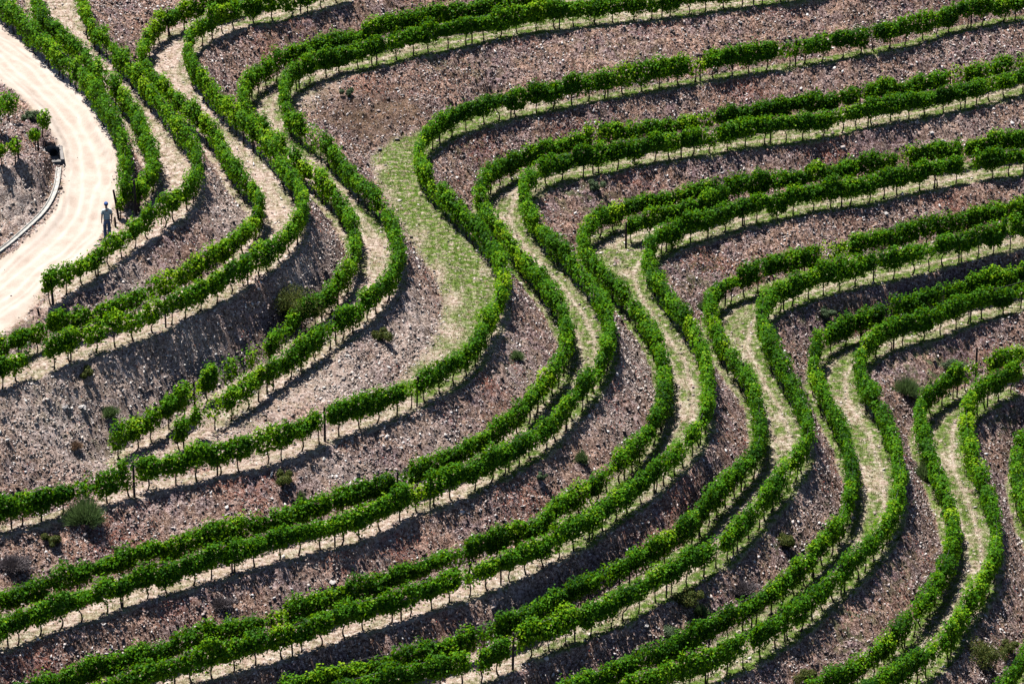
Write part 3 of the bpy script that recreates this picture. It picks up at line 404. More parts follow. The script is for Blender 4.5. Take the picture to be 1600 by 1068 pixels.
def simple_mat(name, c1, c2, scale=8.0, rough=0.8, bump=0.0, spec=0.3):
    m, nt = new_mat(name); q = NT(nt)
    tc = q.n('ShaderNodeTexCoord').outputs['Object']
    f = q.noise(scale, 4, 0.6, tc)
    col = q.ramp(f, [(0.3, c1), (0.7, c2)])
    b = q.n('ShaderNodeBsdfPrincipled'); q.l(col, b.inputs['Base Color']); b.inputs['Roughness'].default_value = rough
    b.inputs['Specular IOR Level'].default_value = spec
    if bump:
        bp = q.n('ShaderNodeBump'); bp.inputs['Strength'].default_value = bump; bp.inputs['Distance'].default_value = 0.02
        q.l(f, bp.inputs['Height']); q.l(bp.outputs[0], b.inputs['Normal'])
    o = q.n('ShaderNodeOutputMaterial'); q.l(b.outputs[0], o.inputs[0]); return m
def leaf_mat(name, dark, light, yellow, trans, tmix=0.45, rough=0.45):
    m, nt = new_mat(name); q = NT(nt)
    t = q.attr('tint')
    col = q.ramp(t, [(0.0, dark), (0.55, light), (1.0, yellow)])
    b = q.n('ShaderNodeBsdfPrincipled'); q.l(col, b.inputs['Base Color']); b.inputs['Roughness'].default_value = rough
    b.inputs['Specular IOR Level'].default_value = 0.12
    tr = q.n('ShaderNodeBsdfTranslucent')
    tcol = q.mix(1.0, q.ramp(t, [(0.0, tuple(.75*c for c in trans)), (1.0, tuple(min(1, 1.35*c) for c in trans))]), (1, 1, 1), 'MULTIPLY')
    q.l(tcol, tr.inputs['Color'])
    ms = q.n('ShaderNodeMixShader'); ms.inputs[0].default_value = tmix
    q.l(b.outputs[0], ms.inputs[1]); q.l(tr.outputs[0], ms.inputs[2])
    o = q.n('ShaderNodeOutputMaterial'); q.l(ms.outputs[0], o.inputs[0]); return m

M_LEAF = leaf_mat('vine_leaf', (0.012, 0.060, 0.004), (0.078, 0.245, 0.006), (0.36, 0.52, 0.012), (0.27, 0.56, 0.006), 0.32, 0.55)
M_BROOM = leaf_mat('broom_green', (0.05, 0.10, 0.03), (0.12, 0.20, 0.07), (0.24, 0.33, 0.14), (0.20, 0.32, 0.10), 0.3)
M_GREYBUSH = leaf_mat('grey_green_leaf', (0.06, 0.10, 0.05), (0.12, 0.18, 0.09), (0.2, 0.26, 0.14), (0.15, 0.22, 0.08), 0.2)
M_DARKBUSH = leaf_mat('olive_leaf', (0.035, 0.06, 0.015), (0.10, 0.13, 0.03), (0.24, 0.19, 0.07), (0.18, 0.22, 0.04), 0.25)
M_DRY = leaf_mat('dry_brush', (0.13, 0.07, 0.045), (0.34, 0.20, 0.125), (0.56, 0.38, 0.25), (0.30, 0.18, 0.11), 0.2, 0.8)
M_GREYDRY = leaf_mat('grey_dead_brush', (0.10, 0.085, 0.09), (0.20, 0.17, 0.18), (0.34, 0.30, 0.30), (0.2, 0.16, 0.16), 0.15, 0.8)
M_BARK = simple_mat('vine_bark', (0.035, 0.024, 0.020), (0.09, 0.06, 0.048), 30, 0.9, 0.6)
M_POST = simple_mat('post_wood', (0.040, 0.028, 0.030), (0.095, 0.065, 0.062), 14, 0.85, 0.4)
M_WIRE = simple_mat('wire_steel', (0.12, 0.12, 0.12), (0.2, 0.2, 0.2), 5, 0.5)
M_CONC = simple_mat('pale_concrete', (0.30, 0.28, 0.25), (0.60, 0.58, 0.54), 5, 0.85, 0.3)
M_CONC_B = simple_mat('grey_concrete', (0.19, 0.175, 0.165), (0.30, 0.28, 0.27), 6, 0.85, 0.3)
M_HOLE = simple_mat('pipe_mouth_shade', (0.03, 0.03, 0.035), (0.05, 0.05, 0.055), 6, 0.9)  # near-black pipe colour, painting in the darkness inside the closed mouth

# ================================================================ terrain
smooth_rows = {}
for key, hb, ht, s0, s1, pts, gaps in ROWS:
    smooth_rows[key] = resample(pts)
HZ, HH = solve_terrain([extend(smooth_rows[k], not s0, not s1) for k, hb, ht, s0, s1, p, g in ROWS], GROUND)
STEP = 0.1
NX = (HZ.shape[1]-1)*2+1; NY = (HZ.shape[0]-1)*2+1
gx = X0+np.arange(NX)*STEP; gy = Y0+np.arange(NY)*STEP
GX, GY = np.meshgrid(gx, gy)
Z = bil(HZ, HH, GX, GY)
dzy, dzx = np.gradient(Z, STEP)
slope = np.hypot(dzx, dzy)
def sst(v, a, b):
    t = np.clip((v-a)/(b-a), 0, 1); return t*t*(3-2*t)
def vnoise(x, y, wl, seed):
    """value noise"""
    r = np.random.default_rng(seed).random((512, 512))
    u = x/wl+1000; v = y/wl+1000
    iu = np.floor(u).astype(int); iv = np.floor(v).astype(int); fu = u-iu; fv = v-iv
    fu = fu*fu*(3-2*fu); fv = fv*fv*(3-2*fv)
    a = r[iv % 512, iu % 512]; b = r[iv % 512, (iu+1) % 512]; c = r[(iv+1) % 512, iu % 512]; d = r[(iv+1) % 512, (iu+1) % 512]
    return (a*(1-fu)+b*fu)*(1-fv)+(c*(1-fu)+d*fu)*fv
def in_poly(x, y, poly):
    ins = np.zeros(x.shape, bool); n = len(poly)
    for i in range(n):
        xa, ya = poly[i][:2]; xb, yb = poly[(i+1) % n][:2]
        c = ((ya > y) != (yb > y)) & (x < (xb-xa)*(y-ya)/((yb-ya) if yb != ya else 1e-9)+xa)
        ins ^= c
    return ins
# distance to the nearest vine row
DROW = np.full(Z.shape, 9.0)
W = 14
for k, r in smooth_rows.items():
    for x, y, z in resample(r, 0.15):
        ix = int(round((x-X0)/STEP)); iy = int(round((y-Y0)/STEP))
        if ix < -W or iy < -W or ix > NX+W or iy > NY+W: continue
        a, b, c, d = max(ix-W, 0), min(ix+W+1, NX), max(iy-W, 0), min(iy+W+1, NY)
        if a >= b or c >= d: continue
        dd = np.hypot(GX[c:d, a:b]-x, GY[c:d, a:b]-y)
        np.minimum(DROW[c:d, a:b], dd, out=DROW[c:d, a:b])
road = in_poly(GX, GY, ROAD_POLY).astype(float)
for _ in range(2):
    p_ = np.pad(road, 1, mode='edge'); road = (p_[:-2, 1:-1]+p_[2:, 1:-1]+p_[1:-1, :-2]+p_[1:-1, 2:]+p_[1:-1, 1:-1])/5
lawn = in_poly(GX, GY, LAWN_POLY).astype(float)
for _ in range(5):
    p_ = np.pad(lawn, 1, mode='edge'); lawn = (p_[:-2, 1:-1]+p_[2:, 1:-1]+p_[1:-1, :-2]+p_[1:-1, 2:]+p_[1:-1, 1:-1])/5
bench = (1-sst(slope, 0.14, 0.42))
bench *= np.where(DROW < 1.6, 1, 0)*1.0
bench = np.maximum(bench, lawn)*(1-road)
def blobs(lst):
    m = np.zeros(Z.shape)
    for x, y, rx, ry, s in lst:
        d = ((GX-x)/rx)**2+((GY-y)/ry)**2
        m = np.maximum(m, s*np.exp(-d*1.2))
    return m
pale = blobs(PALE); red = blobs(RED); weed = blobs(WEED); dryb = blobs(DRYB)
right = sst(GX+0.35*(GY), -12, 8)            # the right-hand part of the hill is greener
n1 = vnoise(GX, GY, 1.1, 1); n2 = vnoise(GX, GY, 0.4, 2); n3 = vnoise(GX, GY, 3.1, 3)
grass = bench*np.clip((0.22+1.25*right)*(0.40+0.9*sst(n1*.6+n3*.4, .35, .6))*(0.42+0.9*np.exp(-((DROW-0.35)/0.45)**2)), 0, 1)
trk = np.exp(-((DROW-.62+.12*(n1-.5))/.13)**2)*bench*(1-lawn)
grass = grass*(1-.75*trk)
grass = np.maximum(grass, lawn*sst(n1*.5+n3*.3+n2*.2, .12, .40)*(1-blobs(LAWN_BARE)))
grass = np.clip(grass, 0, 1)
# roughness of the surface itself
rb = np.clip((1-bench)*(1-road), 0, 1)
Z = Z + rb*((vnoise(GX, GY, 0.8, 5)-.5)*0.16+(vnoise(GX, GY, 0.36, 6)-.5)*0.17+(vnoise(GX, GY, 0.21, 7)-.5)*0.24+(vnoise(GX, GY, 1.9, 41)-.5)*0.22)
Z = Z + bench*((vnoise(GX, GY, 0.5, 8)-.5)*0.05+(vnoise(GX, GY, 0.2, 9)-.5)*0.03)
rut = np.abs(np.sin((vnoise(GX, GY, 5, 12))*2))
cut = blobs(CUT)
pale = np.maximum(pale, cut*.9)
gl = resample([(x, y, 0) for x, y in GUTTER], 0.1); DG = np.full(Z.shape, 9.0)
for x, y, _ in gl: np.minimum(DG, np.hypot(GX-x, GY-y), out=DG)
cut = cut*sst(DG, .25, .8)
Z = np.where(DG < .45, bil(HZ, HH, GX, GY)-.05, Z)
CUL_RZ = math.radians(8); _c, _s = math.cos(CUL_RZ), math.sin(CUL_RZ)
_u = (GX-CULVERT[0])*_c+(GY-CULVERT[1])*_s; _v = -(GX-CULVERT[0])*_s+(GY-CULVERT[1])*_c
CUL_Z = float(bil(HZ, HH, CULVERT[0], CULVERT[1]))
Z = np.where((np.abs(_u) < .39) & (_v > -1.05) & (_v < .36), CUL_Z-.5, Z)
Z = Z + cut*(np.abs(vnoise(GX, GY, 0.75, 15)-.5)*1.3+(vnoise(GX, GY, 0.33, 16)-.5)*0.5-.3)*(1-road)
GZ = Z
def ground_z(x, y):
    return bil(GZ, STEP, x, y)

def build_ground():
    # fine sheet with a coarse apron stretching far out over the hillside
    out = np.array([1.5, 4, 9, 20, 45, 90, 180])
    xs = np.r_[X0-out[::-1], gx, gx[-1]+out]; ys = np.r_[Y0-out[::-1], gy, gy[-1]+out]
    XX, YY = np.meshgrid(xs, ys)
    cx = np.clip(XX, gx[0], gx[-1]); cy = np.clip(YY, gy[0], gy[-1])
    ZZ = bil(GZ, STEP, cx, cy)
    ZZ = ZZ+(XX-cx)*(-0.16)+(YY-cy)*0.20
    ZZ[7:-7, 7:-7] = GZ
    ny, nx = XX.shape
    idx = np.arange(ny*nx).reshape(ny, nx)
    F = np.stack([idx[:-1, :-1].ravel(), idx[:-1, 1:].ravel(), idx[1:, 1:].ravel(), idx[1:, :-1].ravel()], 1)
    V = np.stack([XX.ravel(), YY.ravel(), ZZ.ravel()], 1)
    m, nt = new_mat('hillside_soil'); q = NT(nt)
    pos = q.n('ShaderNodeNewGeometry').outputs['Position']
    nb = q.noise(7.5, 6, 0.72, pos); nbig = q.noise(0.55, 4, 0.65, pos); nmid = q.noise(2.2, 3, 0.6, pos); nf = q.noise(26.0, 3, 0.6, pos)
    # bank: schist rubble and clods
    f = q.math('ADD', q.math('MULTIPLY', nb, 0.6), q.math('MULTIPLY', nf, 0.4))
    bank = q.ramp(f, [(0.40, (0.035, 0.022, 0.020)), (0.465, (0.16, 0.107, 0.095)), (0.525, (0.43, 0.32, 0.285)), (0.59, (0.85, 0.73, 0.68))])
    hue = q.ramp(nbig, [(0.36, (0.74, 0.66, 0.74)), (0.47, (1.0, 0.92, 0.90)), (0.55, (1.0, 0.84, 0.72)), (0.64, (1.25, 1.05, 0.92))])
    bank = q.mix(1.0, bank, hue, 'MULTIPLY')
    palec = q.ramp(f, [(0.38, (0.09, 0.062, 0.055)), (0.44, (0.33, 0.25, 0.22)), (0.51, (0.64, 0.525, 0.465)), (0.58, (0.86, 0.77, 0.70))])
    bank = q.mix(q.attr('pale'), bank, palec)
    redc = q.ramp(f, [(0.38, (0.09, 0.03, 0.025)), (0.48, (0.34, 0.11, 0.085)), (0.6, (0.64, 0.36, 0.29))])
    bank = q.mix(q.math('MULTIPLY', q.math('ADD', q.attr('red'), 0.12), q.sstep(nmid, 0.40, 0.58), True), bank, redc)
    dryc = q.ramp(nf, [(0.35, (0.10, 0.062, 0.042)), (0.5, (0.24, 0.155, 0.105)), (0.65, (0.36, 0.25, 0.17))])
    bank = q.mix(q.math('MULTIPLY', q.attr('dry'), q.sstep(nb, 0.3, 0.55)), bank, dryc)
    weedc = q.ramp(f, [(0.36, (0.045, 0.055, 0.025)), (0.5, (0.12, 0.135, 0.06)), (0.66, (0.30, 0.31, 0.20))])
    bank = q.mix(q.math('MULTIPLY', q.math('ADD', q.attr('weed'), 0.20), q.sstep(nmid, 0.45, 0.62)), bank, weedc)
    # bench: trodden earth, straw
    bf = q.math('ADD', q.math('MULTIPLY', q.noise(5.0, 5, 0.65, pos), 0.6), q.math('MULTIPLY', nf, 0.4))
    ben = q.ramp(bf, [(0.38, (0.17, 0.105, 0.085)), (0.46, (0.42, 0.285, 0.23)), (0.53, (0.66, 0.51, 0.44)), (0.61, (0.86, 0.76, 0.70))])
    straw = q.ramp(bf, [(0.37, (0.13, 0.10, 0.045)), (0.48, (0.33, 0.25, 0.14)), (0.6, (0.62, 0.50, 0.36))])
    ben = q.mix(q.math('MULTIPLY', q.sstep(q.noise(1.6, 4, 0.65, pos), 0.46, 0.62), 0.5), ben, straw)
    ben = q.mix(q.math('MULTIPLY', q.attr('track'), 0.6), ben, q.ramp(bf, [(0.38, (0.30, 0.20, 0.155)), (0.5, (0.58, 0.44, 0.365)), (0.6, (0.80, 0.69, 0.61))]))
    col = q.mix(q.attr('bench'), bank, ben)
    gr = q.ramp(bf, [(0.37, (0.035, 0.080, 0.010)), (0.48, (0.10, 0.19, 0.022)), (0.59, (0.22, 0.31, 0.05)), (0.70, (0.46, 0.43, 0.17))])
    gm = q.math('MULTIPLY', q.attr('grass'), q.sstep(q.noise(3.4, 4, 0.65, pos), 0.30, 0.58))
    col = q.mix(gm, col, gr)
    # track: pale compacted granite dust
    rd = q.ramp(q.math('ADD', q.math('MULTIPLY', q.noise(1.3, 4, 0.6, pos), 0.6), q.math('MULTIPLY', nf, 0.4)), [(0.34, (0.36, 0.285, 0.235)), (0.5, (0.46, 0.38, 0.32)), (0.64, (0.54, 0.46, 0.40))])
    ruts = q.attr('rut')
    rd = q.mix(q.math('MULTIPLY', ruts, 0.8), rd, (0.60, 0.535, 0.475))
    rd = q.mix(q.attr('verge'), rd, q.ramp(bf, [(0.4, (0.30, 0.25, 0.17)), (0.6, (0.62, 0.54, 0.44))]))
    col = q.mix(q.attr('road'), col, rd)
    b = q.n('ShaderNodeBsdfPrincipled'); q.l(col, b.inputs['Base Color']); b.inputs['Roughness'].default_value = 0.9
    b.inputs['Specular IOR Level'].default_value = 0.15
    bmp = q.n('ShaderNodeBump'); bmp.inputs['Distance'].default_value = 0.14
    q.l(q.math('ADD', q.math('MULTIPLY', q.math('SUBTRACT', 1.0, q.attr('road'), True), 0.85), 0.10), bmp.inputs['Strength'])
    q.l(q.math('ADD', nb, q.math('MULTIPLY', nf, 0.5)), bmp.inputs['Height'])
    q.l(bmp.outputs[0], b.inputs['Normal'])
    o = q.n('ShaderNodeOutputMaterial'); q.l(b.outputs[0], o.inputs[0])
    g = mesh_obj('hillside', V, F, m, smooth=True)
    def put(name, arr):
        full = np.zeros(XX.shape); full[7:-7, 7:-7] = arr; float_attr(g, name, full.ravel())
    put('bench', bench); put('track', trk); put('grass', grass); put('road', road); put('pale', pale); put('red', red); put('weed', weed); put('dry', dryb)
    # distance across the track -> wheel ruts and weedy verge
    rc = resample([(x, y, 0) for x, y in ROAD_C], 0.06)
    D2 = np.full(Z.shape, 9.0)
    for x, y, _ in rc:
        a, b_, c, d = [int(v) for v in (np.clip((x-3-X0)/STEP, 0, NX), np.clip((x+3-X0)/STEP, 0, NX), np.clip((y-4-Y0)/STEP, 0, NY), np.clip((y+4-Y0)/STEP, 0, NY))]
        if a < b_ and c < d:
            np.minimum(D2[c:d, a:b_], np.hypot(GX[c:d, a:b_]-x, GY[c:d, a:b_]-y), out=D2[c:d, a:b_])
    nw = (vnoise(GX, GY, 1.5, 21)-.5)*.25
    ru = np.maximum.reduce([np.exp(-((D2+nw-0.30)/.10)**2), .8*np.exp(-((D2+nw*1.4-0.78)/.07)**2), np.exp(-((D2+nw-1.12)/.12)**2)])*(0.5+0.5*n2)
    put('rut', ru)
    e = road.copy()
    for _ in range(7):
        p_ = np.pad(e, 1, mode='edge'); e = (p_[:-2, 1:-1]+p_[2:, 1:-1]+p_[1:-1, :-2]+p_[1:-1, 2:]+p_[1:-1, 1:-1])/5
    put('verge', np.clip((1-e)*1.3*(0.3+n1), 0, 1)*0.8)
    tag(g, kind='structure'); return g
build_ground()

# ---------------------------------------------------------------- scatter helpers
def in_view(x, y, z, mx=0.04):
    P = np.stack([x, y, z], -1)-np.array(CAM)
    fw = np.array([0, math.cos(PITCH), -math.sin(PITCH)]); up = np.array([0, math.sin(PITCH), math.cos(PITCH)])
    d = P@fw; u = P[..., 0]/d*DIST/45.714; v = P@up/d*DIST/45.714
    return (np.abs(u) < 0.5+mx) & (np.abs(v) < 0.334+mx)
def sample_ground(n, weight):
    x = rng.uniform(X0, gx[-1], n); y = rng.uniform(Y0, gy[-1], n)
    z = ground_z(x, y); ok = in_view(x, y, z)
    x, y, z = x[ok], y[ok], z[ok]
    w = bil(weight, STEP, x, y); k = rng.random(len(x)) < w
    return x[k], y[k], z[k]
def rand_rot(n, tilt=math.pi):
    q = rng.normal(size=(n, 4)); q /= np.linalg.norm(q, axis=1)[:, None]
    w, x, y, z = q.T
    R = np.empty((n, 3, 3))
    R[:, 0, 0] = 1-2*(y*y+z*z); R[:, 0, 1] = 2*(x*y-z*w); R[:, 0, 2] = 2*(x*z+y*w)
    R[:, 1, 0] = 2*(x*y+z*w); R[:, 1, 1] = 1-2*(x*x+z*z); R[:, 1, 2] = 2*(y*z-x*w)
    R[:, 2, 0] = 2*(x*z-y*w); R[:, 2, 1] = 2*(y*z+x*w); R[:, 2, 2] = 1-2*(x*x+y*y)
    return R
def cards(C, T, N, L, Wd, fold=0.15):
    """folded leaf cards: centre, length axis, normal, length, width"""
    T = T-(T*N).sum(1)[:, None]*N; T /= np.maximum(np.linalg.norm(T, axis=1), 1e-6)[:, None]
    B = np.cross(N, T)
    L = L[:, None]; Wd = Wd[:, None]
    v = np.stack([C-T*L*.5, C+B*Wd*.5-T*L*.08+N*Wd*fold, C+T*L*.5, C-B*Wd*.5-T*L*.08+N*Wd*fold], 1)
    n = len(C); i = np.arange(n)[:, None]*4
    F = np.concatenate([i+np.array([[0, 1, 2]]), i+np.array([[0, 2, 3]])], 1).reshape(-1, 3)
    return v.reshape(-1, 3), F
def unit(v): return v/np.maximum(np.linalg.norm(v, axis=1), 1e-9)[:, None]

def build_stones():
    base = np.array([(1, 0, 0), (-1, 0, 0), (0, 1, 0), (0, -1, 0), (0, 0, 1), (0, 0, -1)], float)
    fb = np.array([(0, 2, 4), (2, 1, 4), (1, 3, 4), (3, 0, 4), (2, 0, 5), (1, 2, 5), (3, 1, 5), (0, 3, 5)])
    w = np.clip(rb*(1-0.55*weed)*(1-0.7*dryb), 0, 1)*(0.55+0.45*(n3 > .45))+bench*0.035+0.0012*road
    x, y, z = sample_ground(620000, w)
    n = len(x)
    s = np.clip(rng.lognormal(math.log(0.050), 0.42, n), 0.02, 0.17)
    sc = np.stack([s, s*rng.uniform(.5, .9, n), s*rng.uniform(.22, .5, n)], 1)
    v = base[None]*(1+rng.uniform(-.3, .3, (n, 6, 1)))*sc[:, None, :]
    v = np.einsum('nij,nkj->nki', rand_rot(n), v)
    v += np.stack([x, y, z+s*.25], 1)[:, None, :]
    F = (fb[None]+np.arange(n)[:, None, None]*6).reshape(-1, 3)
    m, nt = new_mat('schist_stone'); q = NT(nt)
    t = q.attr('tint')
    c = q.ramp(t, [(0.0, (0.05, 0.033, 0.029)), (0.35, (0.165, 0.113, 0.097)), (0.68, (0.37, 0.285, 0.255)), (0.88, (0.66, 0.58, 0.55)), (1.0, (0.80, 0.76, 0.74))])
    c = q.mix(q.attr('pale'), c, q.ramp(t, [(0.0, (0.22, 0.17, 0.145)), (0.5, (0.50, 0.41, 0.355)), (1.0, (0.80, 0.74, 0.68))]))
    b = q.n('ShaderNodeBsdfPrincipled'); q.l(c, b.inputs['Base Color']); b.inputs['Roughness'].default_value = 0.55; b.inputs['Specular IOR Level'].default_value = 0.4
    o = q.n('ShaderNodeOutputMaterial'); q.l(b.outputs[0], o.inputs[0])
    g = mesh_obj('loose_stones', v.reshape(-1, 3), F, m)
    float_attr(g, 'tint', np.repeat(rng.random(n), 6)); float_attr(g, 'pale', np.repeat(np.clip(bil(pale, STEP, x, y)+bil(bench, STEP, x, y), 0, 1), 6))
    tag(g, 'grey and lilac schist stones and clods strewn over the terrace banks', 'stones', kind='stuff')
    print('stones', n)
def blade_stuff(name, label, cat, mat, weight, n0, hmin, hmax, wd, lean=0.5, per=3):
    x, y, z = sample_ground(n0, weight)
    x = np.repeat(x, per)+rng.normal(0, .05, len(x)*per); y = np.repeat(y, per)+rng.normal(0, .05, len(y)*per)
    z = ground_z(x, y); n = len(x)
    h = rng.uniform(hmin, hmax, n)
    T = unit(np.stack([rng.normal(0, lean, n), rng.normal(0, lean, n), np.ones(n)], 1))
    N = unit(rng.normal(size=(n, 3)))
    N = unit(N-(N*T).sum(1)[:, None]*T)
    B = np.cross(N, T)
    b = np.stack([x, y, z-.01], 1)
    w = wd*rng.uniform(.6, 1.3, n)[:, None]
    v = np.stack([b-B*w*.5, b+B*w*.5, b+T*h[:, None]+N*(h*.2)[:, None]], 1).reshape(-1, 3)
    F = np.arange(n*3).reshape(-1, 3)
    g = mesh_obj(name, v, F, mat); float_attr(g, 'tint', np.repeat(rng.random(n), 3))
    tag(g, label, cat, kind='stuff'); print(name, n)
def litter_stuff():
    x, y, z = sample_ground(420000, np.clip(red*sst(n1, .15, .45)*2, 0, 1)*rb+0.45*rb*sst(vnoise(GX, GY, 1.3, 33)*.6+vnoise(GX, GY, .5, 34)*.4, .55, .72)*(.4+.6*right)+0.02*rb+0.05*bench*sst(n2, .5, .8))
    n = len(x)
    v, F = cards(np.stack([x, y, z+rng.uniform(.01, .09, n)], 1), unit(rng.normal(size=(n, 3))), unit(rng.normal(size=(n, 3))+np.array([0, -.3, 1.2])),
                 rng.uniform(.05, .10, n), rng.uniform(.03, .06, n))
    m = leaf_mat('red_dry_leaf', (0.14, 0.030, 0.025), (0.38, 0.11, 0.08), (0.60, 0.31, 0.23), (0.35, 0.10, 0.07), 0.2, 0.7)
    g = mesh_obj('dry_leaf_litter', v, F, m); float_attr(g, 'tint', np.repeat(rng.random(n), 4))
    tag(g, 'reddish dried weeds and fallen leaves in patches on the banks', 'dry leaves', kind='stuff'); print('litter', n)
build_stones()
litter_stuff()
M_GRASS = leaf_mat('grass_blade', (0.045, 0.13, 0.012), (0.12, 0.25, 0.02), (0.34, 0.38, 0.07), (0.20, 0.32, 0.04), 0.35)
M_STRAW = leaf_mat('straw_blade', (0.22, 0.15, 0.11), (0.42, 0.31, 0.23), (0.64, 0.53, 0.44), (0.40, 0.30, 0.18), 0.25, 0.8)
blade_stuff('bench_grass', 'short green grass along the vine rows and on the wide terrace', 'grass', M_GRASS, np.clip(grass*1.2, 0, 1), 420000, .06, .19, .022)
blade_stuff('straw_grass', 'pale dry straw on the terrace paths', 'dry grass', M_STRAW, np.clip(bench*0.25+0.10*weed, 0, 1)*(n1 > .4), 110000, .04, .12, .018, 0.9)
blade_stuff('dry_weeds', 'grey and brown dead weed stalks covering the banks', 'dry weeds', M_GREYDRY, np.clip(rb*(0.10+0.7*right*sst(n1*.5+n3*.5, .42, .65)), 0, 1)*(1-cut), 130000, .08, .28, .016, 0.8)
blade_stuff('green_weeds', 'small green and grey weeds scattered on the banks', 'weeds', M_GREYBUSH, np.clip(rb*(0.25*right*sst(vnoise(GX, GY, 1.6, 51)*.6+vnoise(GX, GY, .5, 52)*.4, .54, .68)+0.9*weed*sst(n2*.5+n1*.5, .35, .6)), 0, 1), 110000, .05, .18, .03, 0.8)
blade_stuff('dry_brush_cover', 'fluffy brown dead grass matted on the gully bank', 'dry grass', M_DRY, np.clip(dryb*sst(n1, .1, .4)*1.3, 0, 1), 330000, .12, .38, .02, 0.8)

# ================================================================ vine rows
def trunk_mesh(seed, h):
    r = random.Random(seed)
    path = []; x = y = 0.0; n = 6
    ax = r.uniform(0, 6.28); bend = r.uniform(.02, .11)*r.choice((-1, 1)); lean = r.uniform(-.07, .07)
    for i in range(n):
        t = i/(n-1)
        o = bend*math.sin(t*math.pi*r.uniform(.9, 1.3))+lean*t
        path.append((math.cos(ax)*o+r.uniform(-.008, .008), math.sin(ax)*o+r.uniform(-.008, .008), -0.05+t*(h+.05)))
    rad = [.040, .031, .026, .024, .025, .022]
    v, f = tube(path, [q*r.uniform(.85, 1.2) for q in rad], 6)
    top = path[-1]
    parts = [(v, f)]
    for sgn in (-1, 1):                          # the two short arms tied along the wire
        p = [top, (top[0]+sgn*.12, top[1]+r.uniform(-.02, .02), top[2]+.06), (top[0]+sgn*.33, top[1]+r.uniform(-.03, .03), top[2]+.12)]
        parts.append(tube(p, [.018, .014, .009], 5))
    V, F = merge(parts)
    me = bpy.data.meshes.new('trunk'); me.from_pydata([tuple(a) for a in V], [], F); me.update()
    me.polygons.foreach_set('use_smooth', np.ones(len(me.polygons), bool)); me.materials.append(M_BARK)
    return me
TRUNKS = [trunk_mesh(i, .70) for i in range(12)]
def post_mesh(seed, h):
    r = random.Random(seed)
    v, f = tube([(0, 0, -.1), (r.uniform(-.02, .02), 0, h*.5), (r.uniform(-.04, .04), r.uniform(-.03, .03), h)], [.048, .045, .042], 7)
    me = bpy.data.meshes.new('post'); me.from_pydata([tuple(a) for a in v], [], f); me.update(); me.materials.append(M_POST)
    return me
POSTS = [post_mesh(i, 1.0) for i in range(5)]

